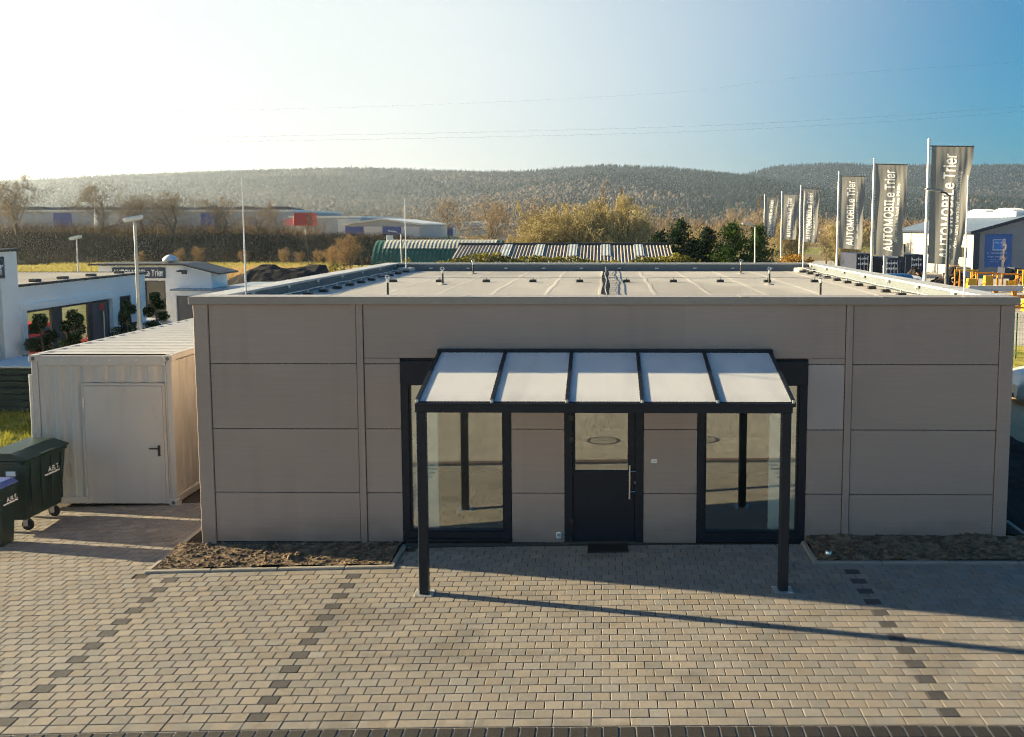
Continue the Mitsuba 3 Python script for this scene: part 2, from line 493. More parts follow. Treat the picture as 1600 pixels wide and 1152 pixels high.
def base_sheet():
    mb = MB()
    for (x0, y0, x1, y1) in ((-16, -5.02, -6.82, 9.6), (-6.82, -5.02, -3.05, -0.9), (-3.05, -5.02, 3.05, 0.0), (3.05, -5.02, 14, -0.9)):
        mb.raw(*grid(np.linspace(x0, x1, 24), np.linspace(y0, y1, 16), lambda x, y: zg(x, y) - 0.009))
    mb.put(part(fore, 'joint_bed'), 'm_joint_sand', True)


base_sheet()


def xmap(i):
    x = -0.915 + COL * i
    return -3.6 + (x + 3.6) * 1.0325 if x < -3.6 else x


def stone_arrays(x0, x1, y0, y1, rng, gap=0.0040, bev=0.0055, deep=0.014):
    """One paving stone: chamfered top and sides, each corner on the sloping ground, a hair of its own tilt."""
    x0, x1, y0, y1 = x0 + gap, x1 - gap, y0 + gap, y1 - gap
    q = [(x0, y0), (x1, y0), (x1, y1), (x0, y1)]
    qi = [(x0 + bev, y0 + bev), (x1 - bev, y0 + bev), (x1 - bev, y1 - bev), (x0 + bev, y1 - bev)]
    dz, tx, ty = rng.normal(0, 0.0009), rng.normal(0, 0.004), rng.normal(0, 0.004)
    cx, cy = (x0 + x1) / 2, (y0 + y1) / 2
    h = lambda x, y: float(zg(x, y)) + dz + tx * (x - cx) + ty * (y - cy)
    v = [(x, y, h(x, y)) for x, y in qi] + [(x, y, h(x, y) - bev) for x, y in q] + [(x, y, h(x, y) - deep) for x, y in q]
    f = [[0, 1, 2, 3]]
    for k in range(4):
        n = (k + 1) % 4
        f += [[4 + k, 4 + n, n, k], [8 + k, 8 + n, 4 + n, 4 + k]]
    return v, f


stones, darks, longs = [], [], []
rs = np.random.default_rng(3)
for k in range(0, 44):
    ya, yb = Y0 + ROW * k, Y0 + ROW * (k + 1)
    yc = (ya + yb) / 2
    odd = k % 2
    i = -90
    while True:
        i += 1
        xa, xb = xmap(i - 0.5 * odd), xmap(i + 1 - 0.5 * odd)
        xc = (xa + xb) / 2
        if xc > 13:
            break
        if xc < -15.5 or (k > 30 and xc < -13.5):
            continue
        if k == 23 and not (-3.05 < xc < 3.05) and xc > -6.95:
            if i % 2 == 0:
                longs.append((xa, xmap(i + 2 - 0.5 * odd), ya, yb))
            continue
        if k >= 24:
            if xa < -6.83 and xc < -3.5:
                xb = min(xb, -6.824)
            elif -3.085 < xb and xa < 3.085:
                xa, xb = max(xa, -3.085), min(xb, 3.085)
            else:
                continue
            if xb - xa < 0.03:
                continue
        if k >= 28 and -3.1 < xc < 3.1:
            if k == 28 and i % 2 == 0:
                longs.append((max(xa, -3.085), min(xmap(i + 2 - 0.5 * odd), 3.085), ya, yb - 0.015))
            continue
        dark = not odd and k <= 22 and any(abs(xc - d) < 0.06 for d in (-6.31, -3.62, 3.585))
        (darks if dark else stones).append((xa, xb, ya, yb))
for i in range(-40, 36):
    longs.append((xmap(2 * i), xmap(2 * i + 2), Y0 - 0.150, Y0))


def seen_size(s):
    return -math.hypot((s[0] + s[1]) / 2 * 0.55 - 0.0, (s[2] + s[3]) / 2 + 13.73) - (100 if abs((s[0] + s[1]) / 2) > 0.67 * ((s[2] + s[3]) / 2 + 13.73) else 0)


stones.sort(key=seen_size, reverse=True)
for s in stones[:300]:
    MB().raw(*stone_arrays(*s, rs)).put(part(fore, 'paving_stone'), 'm_stone')
mb = MB()
for s in stones[300:]:
    mb.raw(*stone_arrays(*s, rs))
k_ = mb.put(part(fore, 'paving_stones'), 'm_stone')
labels[k_] = {'kind': 'stuff'}
for s in darks:
    MB().raw(*stone_arrays(*s, rs)).put(part(fore, 'dark_marker_stone'), 'm_stone_dark')
for s in longs:
    MB().raw(*stone_arrays(*s, rs)).put(part(fore, 'border_stone'), 'm_stone')

gut = thing('street_gutter', 'gutter of dark stones set crosswise along the near edge of the forecourt', 'gutter', kind='structure')
MB().raw(*grid(np.linspace(-16, 14, 60), np.array([-5.416, -5.005]), lambda x, y: zg(x, y) - 0.007)).put(part(gut, 'joint_bed'), 'm_kerb', True)
for i in range(-56, 44):
    xa = 0.0 + 0.168 * i
    MB().raw(*stone_arrays(xa, xa + 0.168, -5.215, -5.008, rs, gap=0.006, bev=0.007)).put(part(gut, 'gutter_stone'), 'm_stone_gutter')
mb = MB()
for r in range(1):
    for i in range(-50, 40):
        xa = 0.2 * i + 0.1 * r
        mb.raw(*stone_arrays(xa, xa + 0.2, -5.415 - 0.2 * r, -5.215 - 0.2 * r, rs, gap=0.005, bev=0.006))
k_ = mb.put(part(gut, 'red_stones'), 'm_stone_red')
labels[k_] = {'kind': 'stuff'}
struct('road', MB().raw(*grid(np.linspace(-60, 60, 61), np.linspace(-40, -5.42, 30), lambda x, y: zg(x, y) - 0.012)), 'm_road', True)
for cx in (0.0, 2.36):
    mh = thing('manhole_cover', 'round manhole cover in the street' + (' opposite the door' if cx == 0 else ' opposite the right window'), 'manhole cover')
    z = float(zg(cx, -7.3)) - 0.012
    MB().lathe([(0.40, 0.0), (0.40, 0.010), (0.335, 0.012), (0.33, 0.004)], cx, -7.3, 40, cz=z).put(part(mh, 'frame'), 'm_stone_dark', 30)
    MB().lathe([(0.328, 0.004), (0.325, 0.011), (0.001, 0.012)], cx, -7.3, 40, cz=z).put(part(mh, 'cover'), 'm_stone', 30)

# ------------------------------------------------------------------ planting beds
def soil_bed(name, label, x0, x1, y0, y1, zf, seed):
    key = thing(name, label, 'planting bed')
    xs, ys = np.arange(x0, x1 + .001, 0.025), np.arange(y0, y1 + .001, 0.025)
    def z(x, y):
        p = np.stack([x, y, x * 0], -1)
        return zf(x, y) + 0.07 * (meshkit.fbm(p * 3.2, 4, seed) - 0.5) + 0.020 * (meshkit.fbm(p * 16, 3, seed + 9) - 0.5)
    MB().raw(*grid(xs, ys, z)).put(part(key, 'soil'), 'm_soil', True)
    rng = np.random.default_rng(seed)
    mb = MB()
    ico = trimesh.creation.icosphere(subdivisions=1)
    n = int((x1 - x0) * (y1 - y0) * 900)
    X, Y = rng.uniform(x0, x1, n), rng.uniform(y0, y1, n)
    Z = z(X, Y)
    for a, b, c in zip(X, Y, Z):
        r = rng.lognormal(math.log(0.0065), 0.55)
        v = ico.vertices * (1 + rng.uniform(-.3, .3, (len(ico.vertices), 1))) * r * np.array([rng.uniform(.7, 1.6), rng.uniform(.7, 1.6), rng.uniform(.5, 1.0)])
        mb.raw(v + (a, b, c + r * .25), ico.faces)
    k = mb.put(part(key, 'clods'), 'm_soil', True)
    labels[k] = {'kind': 'stuff'}
    return key, z


bedL, _ = soil_bed('soil_bed', 'bed of brown crumbly soil left of the entrance, half in sunlight', -6.70, -3.17, -0.815, 0.02,
                   lambda x, y: zg(x, y) + 0.045 + np.clip((y + 0.75) / 0.75, 0, 1) * (0.025 - 0.012 * (x + 3.1)), 4)
bedR, _ = soil_bed('soil_bed', 'shaded bed of brown soil right of the entrance', 3.17, 9.0, -0.815, 0.02,
                   lambda x, y: zg(x, y) + 0.04 + np.clip((y + 0.75) / 0.75, 0, 1) * 0.075, 5)


def kerb(owner, x0, x1, y0, y1, lift):
    """One edging stone; long pieces are split where the photograph shows joints."""
    mb = MB()
    m = MB().box(x0, x1, y0, y1, -0.16, lift, 0.012)
    v, f = m.arrays()
    v[:, 2] += zg(v[:, 0], v[:, 1])
    mb.raw(v, f).put(part(owner, 'edging_stone'), 'm_kerb')


for a, b in ((-6.82, -5.82), (-5.82, -4.82), (-4.82, -3.82), (-3.82, -3.08)):
    kerb(bedL, a + .003, b - .003, -0.893, -0.815, 0.035)
kerb(bedL, -3.168, -3.09, -0.812, -0.01, 0.035)
for a, b in ((-0.812, 0.2), (0.2, 1.2), (1.2, 2.2), (2.2, 3.2), (3.2, 4.2)):
    kerb(bedL, -6.82, -6.74, a + .003, b - .003, 0.03)
kerb(bedL, -6.735, -6.40, -0.16, -0.10, 0.055)
for i in range(6):
    kerb(bedR, 3.09 + i + .003, 4.09 + i - .003, -0.893, -0.815, 0.035)
kerb(bedR, 3.09, 3.168, -0.812, -0.01, 0.035)
lampL = thing('spotlight', 'small round metal ground spotlight in the right soil bed', 'spotlight')
MB().lathe([(0.0, 0.0), (0.055, 0.0), (0.06, 0.05), (0.045, 0.085), (0.0, 0.09)], 3.36, -0.66, 14, cz=0.055).put(part(lampL, 'body'), 'm_steel', 40)
MB().lathe([(0.0, 0.0), (0.03, 0.0), (0.025, 0.012), (0.0, 0.016)], 3.36, -0.66, 12, cz=0.146).put(part(lampL, 'lens'), 'm_dark_glass', 40)

# strips beside the building
sheet('soil_strip', (-6.735, 0.0, -6.36, 12.5), 'm_dark_soil', 0.015, 0.12, 0.05, 2)
sheet('soil_bank', (6.40, 0.10, 9.2, 9.0), 'm_dark_soil', 0.08, 0.10, 0.30, 3)
kbR = thing('edging_kerb', 'pale concrete edging running along the dark soil on the right of the building', 'kerb')
for i, (xa, ya, xb, yb) in enumerate(((6.36, -0.05, 7.36, -0.05),)):
    MB().box(6.33, 7.6, -0.06, 0.02, -0.1, 0.13, 0.012).put(part(kbR, 'edging_stone'), 'm_kerb')
for i in range(4):
    MB().box(6.62, 6.70, 0.03 + i, 1.02 + i, -0.1, 0.125, 0.012).put(part(kbR, 'edging_stone'), 'm_kerb')

# ------------------------------------------------------------------ the flat-roofed building
XL, XR, YB, ZT = -6.327, 6.273, 12.55, 3.885
H1, H2, H3 = 0.80, 1.818, 2.841
ZC = 3.765
bld = thing('flat_roofed_building', 'flat roofed building clad in beige-grey metal panels with a dark entrance', 'building')
LBL = lambda k, t: labels.__setitem__(k, {'label': t})
WL, WR = (-3.141, -1.431), (1.462, 3.150)
DX = (-0.600, 0.628)
# carcass (dark behind the joints): front pieces round the openings, sides, back
mb = MB()
YF = 0.03
def wall_front(x0, x1, z0, z1):
    mb.box(x0, x1, YF, YF + 0.16, z0, z1)
wall_front(XL + .03, WL[0], -0.45, 3.7)
wall_front(WL[0], WL[1], 2.88, 3.7)
wall_front(WL[0], WL[1], -0.45, 0.02)
wall_front(WL[1], DX[0], -0.45, 3.7)
wall_front(DX[0], DX[1], 2.5, 3.7)
wall_front(DX[0], DX[1], -0.45, -0.005)
wall_front(DX[1], WR[0], -0.45, 3.7)
wall_front(WR[0], WR[1], 2.88, 3.7)
wall_front(WR[0], WR[1], -0.45, 0.02)
wall_front(WR[1], XR - .03, -0.45, 3.7)
mb.put(part(bld, 'carcass'), 'm_joint')


def panel(x0, x1, z0, z1, m='m_facade', name='facade_panel', y0=0.0, y1=0.028, lab=None):
    k = MB().box(x0, x1, y0, y1, z0, z1, 0.004).put(part(bld, name), m)
    if lab:
        LBL(k, lab)


J = 0.005
levels = (0.005, H1, H2, H3, ZC)
cols_full = ((XL + 0.232, -3.812), (3.827, 6.060))
for a, b in cols_full:
    for z0, z1 in zip(levels, levels[1:]):
        panel(a + J, b - J, z0 + J, z1 - J)
for z0, z1 in zip(levels[:3], levels[1:4]):      # beside the windows and between windows and door
    panel(-3.702 + J, WL[0] - 0.004, z0 + J, z1 - J)
    panel(WL[1] + 0.004, DX[0] - 0.004, z0 + J, z1 - J)
    panel(DX[1] + 0.004, WR[0] - 0.004, z0 + J, z1 - J)
    top = z0 == H2
    panel(WR[1] + 0.004, 3.716 - J, z0 + J, z1 - J, 'm_facade_light' if top else 'm_facade', lab='lighter grey facade panel right of the canopy' if top else None)
panel(WL[1] + 0.004, DX[0] - 0.004, H3 + J, 2.93, y1=0.027)
panel(DX[1] + 0.004, WR[0] - 0.004, H3 + J, 2.93, y1=0.027)
panel(DX[0] - 0.001, DX[1] + 0.001, 2.5, 2.93, y1=0.026)
panel(-3.702 + J, WL[0] - 0.004, H3 + J, 2.93 - 0.002, y1=0.027)
panel(WR[1] + 0.004, 3.716 - J, H3 + J, 2.93 - 0.002, y1=0.027)
panel(-3.702 + J, 3.716 - J, 2.932, ZC - J)      # the long panel above the entrance
for x0, x1 in ((-3.812, -3.702), (3.716, 3.827)):
    panel(x0 + .006, x1 - .006, -0.03, ZC - .002, name='cover_strip', y0=-0.018, y1=0.027)
for x0, x1 in ((XL, XL + 0.228), (6.066, XR)):
    MB().box(x0, x1, -0.020, 0.027, -0.05, ZC - .002, 0.008).put(part(bld, 'corner_trim'), 'm_facade')
# sides and back
for sx, xa in ((-1, XL), (1, XR)):
    for j in range(4):
        for z0, z1 in zip((-0.30, H1, H2, H3), (H1, H2, H3, ZC)):
            y0, y1 = 0.03 + j * 3.12, 0.03 + (j + 1) * 3.12
            MB().box(xa, xa - sx * 0.03, y0 + J, y1 - J, z0 + J, z1 - J, 0.004).put(part(bld, 'facade_panel'), 'm_facade')
mb = MB()
mb.box(XL + .032, XL + .16, 0.2, YB - .05, -0.45, 3.7).box(XR - .16, XR - .032, 0.2, YB - .05, -0.45, 3.7).box(XL + .03, XR - .03, YB - .16, YB - .03, -0.45, 3.7)
mb.put(part(bld, 'wall'), 'm_facade')
MB().box(-3.10, 3.10, -0.035, 0.028, -0.20, 0.0, 0.004).put(part(bld, 'plinth_strip'), 'm_dark_plinth')
MB().box(XL + .05, -3.15, -0.012, 0.026, -0.40, 0.0).put(part(bld, 'plinth_strip'), 'm_dark_plinth')
MB().box(3.15, XR - .05, -0.012, 0.026, -0.30, 0.0).put(part(bld, 'plinth_strip'), 'm_dark_plinth')
# roof and coping
RZ, PW = 3.66, 0.37
roof_v, roof_f = grid(np.linspace(XL + PW - .02, XR - PW + .02, 90), np.linspace(PW - .05, YB - .27, 90),
                      lambda x, y: RZ + 0.012 * (meshkit.fbm(np.stack([x * .7, y * .45, x * 0], -1), 3, 4) - .5))
roofk = MB().raw(roof_v, roof_f).put(part(bld, 'roof_membrane'), 'm_roof', True)


def parapet_inner(x0, x1, y0, y1):
    return MB().box(x0, x1, y0, y1, RZ - .1, ZT - .044)


mat('m_parapet', tone((0.125, 0.145, 0.16), 0.10, 1.2, 12), 0.6, spec=0.3)
for b in ((XL + .05, XL + PW - .035, .05, YB - .05), (XR - PW + .035, XR - .05, .05, YB - .05)):
    parapet_inner(*b).put(part(bld, 'parapet'), 'm_parapet')
for b in ((XL + PW, XR - PW, YB - .28, YB - .05), (XL + PW, XR - PW, .05, PW - .05)):
    parapet_inner(*b).put(part(bld, 'parapet'), 'm_parapet')


def coping(x0, x1, y0, y1, z0, z1=ZT, name='coping_plate', m='m_coping'):
    MB().box(x0, x1, y0, y1, z0, z1, 0.006).put(part(bld, name), m)


fx = [XL - .05, -4.3, -2.15, 0.0, 2.15, 4.3, XR + .05]
for a, b in zip(fx, fx[1:]):
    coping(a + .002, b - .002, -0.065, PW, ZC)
    if b < XR:
        MB().box(b - .06, b + .06, -0.068, PW + .003, ZC + .004, ZT + .003, 0.003).put(part(bld, 'coping_joint'), 'm_coping')
sy = [PW + .002, 2.2, 4.3, 6.4, 8.5, 10.6, YB + .05]
for xa, xb in ((XL - .05, XL + PW), (XR - PW, XR + .05)):
    for a, b in zip(sy, sy[1:]):
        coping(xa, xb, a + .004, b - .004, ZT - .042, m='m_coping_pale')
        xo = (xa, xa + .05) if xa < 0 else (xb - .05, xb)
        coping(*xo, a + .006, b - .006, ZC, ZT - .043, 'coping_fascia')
        if b < YB:
            MB().box(xa - .003, xb + .003, b - .05, b + .05, ZT - .046, ZT + .004, 0.003).put(part(bld, 'coping_joint'), 'm_coping_pale')
for a, b in zip(fx, fx[1:]):
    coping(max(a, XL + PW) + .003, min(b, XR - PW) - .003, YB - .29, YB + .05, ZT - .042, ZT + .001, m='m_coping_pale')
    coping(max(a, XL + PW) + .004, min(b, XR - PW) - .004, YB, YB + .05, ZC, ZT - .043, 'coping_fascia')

# windows
def window(x0, x1, z0, z1, tag_):
    """Full-height window: shutter box, outer reveal, frame, coated pane, sill."""
    w = part(bld, 'window')
    MB().box(x0 + .002, x1 - .002, -0.03, 0.10, z1 - 0.37, z1, 0.006).put(w, 'm_anthracite')
    LBL(w, f'tall {tag_} window with dark frame and shutter box')
    fr = MB()
    zt, zb, t = z1 - 0.372, z0, 0.115
    fr.box(x0 + .002, x0 + t, 0.0, 0.12, zb, zt, .005).box(x1 - t, x1 - .002, 0.0, 0.12, zb, zt, .005)
    fr.box(x0 + t, x1 - t, 0.002, 0.118, zb, zb + .12, .005)
    t2 = t + 0.03
    fr.box(x0 + t, x0 + t2, 0.03, 0.11, zb + .12, zt, .004).box(x1 - t2, x1 - t, 0.03, 0.11, zb + .12, zt, .004)
    fr.box(x0 + t2, x1 - t2, 0.031, 0.109, zb + .12, zb + .15, .004)
    fr.box(x0 + t2, x1 - t2, 0.031, 0.109, zt - .02, zt, .004)
    fr.put(part(w, 'frame'), 'm_anthracite')
    MB().raw([(x0 + t2, 0.062, zb + .15), (x1 - t2, 0.062, zb + .15), (x1 - t2, 0.062, zt - .02), (x0 + t2, 0.062, zt - .02)], [[0, 1, 2, 3]]).put(part(w, 'pane'), 'm_pane')
    MB().box(x0 + .01, x1 - .01, -0.055, 0.0, zb - .012, zb + .016, .004).put(part(w, 'sill'), 'm_anthracite')


window(WL[0], WL[1], 0.055, 2.893, 'left')
window(WR[0], WR[1], 0.055, 2.893, 'right')
# entrance door
d = part(bld, 'door')
LX = (-0.470, 0.495)
pan = MB()
pan.box(LX[0], LX[1], 0.02, 0.085, 0.03, 1.155, .004)
pan.box(LX[0], -0.435, 0.02, 0.085, 1.155, 2.42, .004).box(0.385, LX[1], 0.02, 0.085, 1.155, 2.42, .004).box(-0.435, 0.385, 0.021, 0.084, 2.25, 2.42, .004)
pan.put(d, 'm_anthracite')
LBL(d, 'anthracite entrance door with a square pane in its upper half')
fr = MB().box(DX[0] + .002, LX[0] - .006, -0.005, 0.12, 0.0, 2.5, .005).box(LX[1] + .006, DX[1] - .002, -0.005, 0.12, 0.0, 2.5, .005).box(LX[0] - .006, LX[1] + .006, -0.004, 0.119, 2.428, 2.5, .004)
fr.put(part(d, 'frame'), 'm_anthracite')
MB().raw([(-0.435, 0.05, 1.155), (0.385, 0.05, 1.155), (0.385, 0.05, 2.25), (-0.435, 0.05, 2.25)], [[0, 1, 2, 3]]).put(part(d, 'pane'), 'm_pane')
h = MB().tube([(0.412, -0.055, 0.73), (0.412, -0.055, 1.27)], 0.016, 12)
for z in (0.84, 1.16):
    h.tube([(0.412, -0.055, z), (0.44, -0.03, z), (0.50, -0.01, z), (0.50, 0.02, z)], 0.010, 8)
h.put(part(d, 'pull_handle'), 'm_steel', 40)
MB().lathe([(0.0, -0.004), (0.024, -0.004), (0.026, 0.01)], 0.515, 0.02, 16, 'y', 0.97).lathe([(0.0, -0.012), (0.010, -0.012), (0.010, 0.0)], 0.515, 0.02, 10, 'y', 0.985).put(part(d, 'lock'), 'm_steel', 40)
for z in (1.66, 2.0, 0.35):
    MB().box(-0.53, -0.455, -0.02, 0.02, z - .05, z + .05, .008).put(part(d, 'hinge'), 'm_black_plastic')
MB().box(DX[0] + .01, DX[1] - .01, -0.06, 0.10, -0.004, 0.026, .004).put(part(d, 'threshold'), 'm_dark_plinth')
# room behind the glass
rm = MB()
rm.box(-6.1, 6.1, 0.2, 4.2, 0.0, 0.02)
rm.put(part(bld, 'floor'), 'm_room_floor')
MB().box(-6.1, 6.1, 4.0, 4.1, 0.02, 3.2).box(-1.35, -1.2, 0.2, 4.0, 0.02, 3.2).box(1.2, 1.35, 0.2, 4.0, 0.02, 3.2).box(-6.1, 6.1, 0.2, 4.0, 3.2, 3.3).put(part(bld, 'inner_wall'), 'm_room')
def inner_door(x0, x1, y, hx):
    k = part(bld, 'inner_door')
    MB().box(x0, x1, y, y + .045, 0.03, 2.60, .004).put(k, 'm_white_door')
    LBL(k, 'white inner door standing open behind the glass')
    MB().box(hx - .028, hx + .028, y - .012, y, 1.13, 1.19).box(hx - .028, hx + .028, y - .012, y, 0.99, 1.05).tube([(hx, y - .01, 1.16), (hx, y - .055, 1.16), (hx - .13, y - .055, 1.16)], 0.011, 8).put(part(k, 'handle'), 'm_steel', 40)


inner_door(-3.02, -2.62, 0.24, -2.70)
inner_door(2.62, 3.05, 0.24, 2.78)

# ------------------------------------------------------------------ entrance canopy
can = thing('entrance_canopy', 'anthracite lean-to canopy with five opal roof panels on two posts over the entrance', 'canopy')
CY, CB = -1.84, -0.05
ZB, ZF = 3.037, 2.600
slope = lambda y: ZB + (ZF - ZB) * (y - CB) / (CY - CB)
MB().box(-2.535, 2.540, CY, CY + 0.13, 2.463, 2.603, .006).put(part(can, 'front_beam'), 'm_anthracite')
MB().box(-2.545, 2.590, CB - 0.06, -0.021, 2.93, ZB + .045, .006).put(part(can, 'wall_beam'), 'm_anthracite')
RX = [-2.50, -1.477, -0.497, 0.512, 1.534, 2.553]
RXF = [-2.48, -1.475, -0.490, 0.505, 1.512, 2.49]
def slab(xa0, xa1, xb0, xb1, y0, y1, lo, hi):
    """A bar that runs down the canopy slope: x-extents at the back and front, heights above the slope."""
    v = [(xa0, y0, slope(y0) + lo), (xa1, y0, slope(y0) + lo), (xa1, y0, slope(y0) + hi), (xa0, y0, slope(y0) + hi),
         (xb0, y1, slope(y1) + lo), (xb1, y1, slope(y1) + lo), (xb1, y1, slope(y1) + hi), (xb0, y1, slope(y1) + hi)]
    f = [[0, 1, 2, 3], [4, 7, 6, 5], [0, 4, 5, 1], [3, 2, 6, 7], [1, 5, 6, 2], [0, 3, 7, 4]]
    return v, f
XA = np.linspace(-2.505, 2.548, 6)
for x in XA:
    k = MB().raw(*slab(x - .033, x + .033, x - .033, x + .033, CB - .06, CY + .012, -.055, 0.0)).raw(*slab(x - .026, x + .026, x - .026, x + .026, CB - .06, CY + .014, 0.0, 0.035)).put(part(can, 'rafter'), 'm_anthracite')
    MB().box(x - .02, x + .02, CY + .004, CY + .03, ZF - .005, ZF + .04, .005).put(part(can, 'rafter_cap'), 'm_zinc')
for a, b in zip(XA, XA[1:]):
    a, b = a + .027, b - .027
    n = 2
    v = [(a, CB - .06, slope(CB - .06) + .012), (b, CB - .06, slope(CB - .06) + .012), (b, CY + .02, slope(CY + .02) + .012), (a, CY + .02, slope(CY + .02) + .012)]
    MB().raw(v, [[0, 3, 2, 1]]).put(part(can, 'roof_panel'), 'm_opal')
for x0, x1 in ((-2.520, -2.395), (2.400, 2.525)):
    xm = (x0 + x1) / 2
    z = float(zg(xm, -1.78))
    MB().box(x0, x1, CY + .005, CY + .125, z, 2.463, .006).put(part(can, 'post'), 'm_anthracite')
    pl = MB().box(x0 - .07, x1 + .07, CY - .06, CY + .19, z + .002, z + .010, .003)
    pl.put(part(can, 'foot_plate'), 'm_zinc')
    for dx in (-.045, .045):
        for dy in (-.035, .165):
            MB().lathe([(0.011, 0), (0.011, 0.012), (0.0, 0.014)], (x0 if dx < 0 else x1) + dx, CY + dy, 6, cz=z + .009).put(part(can, 'bolt'), 'm_zinc')
MB().box(-2.53, 2.535, CY - .03, CY, 2.57, 2.598, .004).put(part(can, 'gutter_lip'), 'm_anthracite')

# small things at the entrance
dm = thing('doormat', 'black rubber doormat on the stones in front of the entrance door', 'doormat')
v, f = MB().box(-0.235, 0.385, -0.395, -0.05, 0.002, 0.018, .004).arrays()
v[:, 2] += zg(v[:, 0], v[:, 1])
MB().raw(v, f).put(part(dm, 'mat'), 'm_rubber')
rib = MB()
for i in range(20):
    rib.box(-0.22 + i * .0305, -0.205 + i * .0305, -0.38, -0.065, 0.0175, 0.022)
v, f = rib.arrays()
v[:, 2] += zg(v[:, 0], v[:, 1])
MB().raw(v, f).put(part(dm, 'ribs'), 'm_black_plastic')
sg = thing('name_plate', 'small white name plate on the panel right of the entrance door', 'sign')
MB().box(0.743, 0.842, -0.010, 0.0, 1.288, 1.352, .004).put(part(sg, 'plate'), 'm_white_plastic')
MB().box(0.765, 0.820, -0.0115, -0.0095, 1.312, 1.328).put(part(sg, 'print'), 'm_zinc')
so = thing('outdoor_socket', 'small grey outdoor socket low on the wall left of the door', 'socket')
MB().box(-0.735, -0.655, -0.045, 0.0, 0.085, 0.185, .012).put(part(so, 'housing'), 'm_white_plastic')
MB().box(-0.722, -0.668, -0.058, -0.045, 0.125, 0.175, .008).put(part(so, 'flap'), 'm_galv')

# ------------------------------------------------------------------ on the roof
def mesh_text(text, height, bold=False, depth=0.004):
    m = meshkit.text_mesh(text, height, depth, bold)
    v = np.array(m.vertices)
    v[:, 0] -= v[:, 0].min()
    return v, np.array(m.faces), v[:, 0].max()


for (x, y, zt, lab) in ((-5.84, 0.85, 5.75, 'thin lightning rod at the left front of the roof'), (5.83, 0.85, 5.765, 'thin lightning rod at the right front of the roof'),
                        (-5.60, 11.7, 5.74, 'thin lightning rod at the far left of the roof'), (5.62, 11.7, 5.92, 'thin lightning rod at the far right of the roof')):
    r = thing('lightning_rod', lab, 'lightning rod', 'lightning rods on the flat roof')
    MB().tube([(x, y, RZ + .10), (x, y, 4.6), (x, y, zt)], [0.016, 0.014, 0.007], 8).put(part(r, 'rod'), 'm_pole_white', 40)
    MB().lathe([(0.0, 0.0), (0.24, 0.0), (0.25, 0.02), (0.25, 0.09), (0.23, 0.115), (0.03, 0.125), (0.02, 0.17), (0.0, 0.17)], x, y, 20, cz=RZ + .002).put(part(r, 'concrete_base'), 'm_concrete', 40)
for i, (x, y) in enumerate(((-4.02, 2.94), (-3.58, 6.22), (-3.56, 10.76), (3.68, 6.25), (3.73, 10.76), (4.03, 2.98))):
    where = ('nearest on the left', 'midway on the left', 'farthest on the left', 'midway on the right', 'farthest on the right', 'nearest on the right')[i]
    r = thing('anchor_post', f'short roof anchor post with a ring at its top, {where}', 'anchor post', 'safety anchor posts on the flat roof')
    MB().tube([(x, y, RZ), (x, y, RZ + .25)], 0.022, 10).put(part(r, 'post'), 'm_black_plastic', 40)
    MB().tube([(x, y, RZ + .25), (x, y, RZ + .33)], 0.016, 8).put(part(r, 'shaft'), 'm_zinc', 40)
    a = np.linspace(0, 2 * np.pi, 13)
    MB().tube(np.stack([x + .035 * np.cos(a), y + 0 * a, RZ + .36 + .035 * np.sin(a)], 1), 0.011, 6, False).put(part(r, 'ring'), 'm_steel', 40)
    MB().lathe([(0.11, 0), (0.10, .012), (0.03, .03), (0.0, .03)], x, y, 14, cz=RZ).put(part(r, 'foot'), 'm_roof', 40)


ORDN = ['first', 'second', 'third', 'fourth', 'fifth', 'sixth', 'seventh', 'eighth', 'ninth', 'tenth', 'eleventh', 'twelfth', 'thirteenth', 'fourteenth', 'fifteenth', 'sixteenth']


def wire(name, lab, pts, r=0.0045):
    k = thing(name, lab, 'wire')
    MB().tube(pts, r, 5).put(k, 'm_zinc', True)


wy = 7.14
wire('lightning_wire', 'bare lightning wire crossing the flat roof from side to side', [(x, wy, RZ + .10 + .006 * math.sin(x * 5)) for x in np.linspace(-5.55, 5.55, 40)], 0.0055)
def holder(x, y, lab, grp):
    k = thing('wire_holder', lab, 'wire holder', grp)
    MB().prism([(-.085, 0), (.085, 0), (.07, .055), (-.07, .055)], 'y', -.07, .07).put(part(k, 'block'), 'm_black_plastic')
    scene[k + '__block'] = place(scene[k + '__block'], (x, y, RZ + .004))
    MB().box(x - .012, x + .012, y - .012, y + .012, RZ + .058, RZ + .115).put(part(k, 'clip'), 'm_zinc')


for i, x in enumerate(np.arange(-4.9, 5.3, 1.087)):
    holder(x, wy, f'black block under the wire crossing the flat roof, {ORDN[i]} from the left', 'wire holders across the roof')
for sx, side in ((-1, 'left'), (1, 'right')):
    xw_ = sx * 5.55
    wire('lightning_wire', f'lightning wire along the foot of the {side} parapet', [(xw_, y, RZ + .12 + .006 * math.sin(y * 4)) for y in np.linspace(0.6, 12.0, 40)], 0.009)
    for i, y in enumerate(np.arange(1.2, 12.0, 0.93)):
        holder(xw_, y, f'black wire block along the {side} parapet, {ORDN[i]} from the front', f'wire holders along the {side} parapet')
    for i, y in enumerate(np.arange(1.5, 12.2, 1.75)):
        k = thing('parapet_bracket', f'small metal bracket on the inner side of the {side} parapet, {ORDN[i]} from the front', 'bracket', f'brackets on the {side} parapet')
        xi = sx * (6.327 - PW + .03) if sx < 0 else XR - PW
        MB().box(xi - .02, xi + .02, y - .07, y + .07, ZT - .09, ZT - .04, .006).box(xi - sx * .01 - .008, xi - sx * .01 + .008, y - .008, y + .008, RZ + .1, ZT - .06).put(k, 'm_zinc')
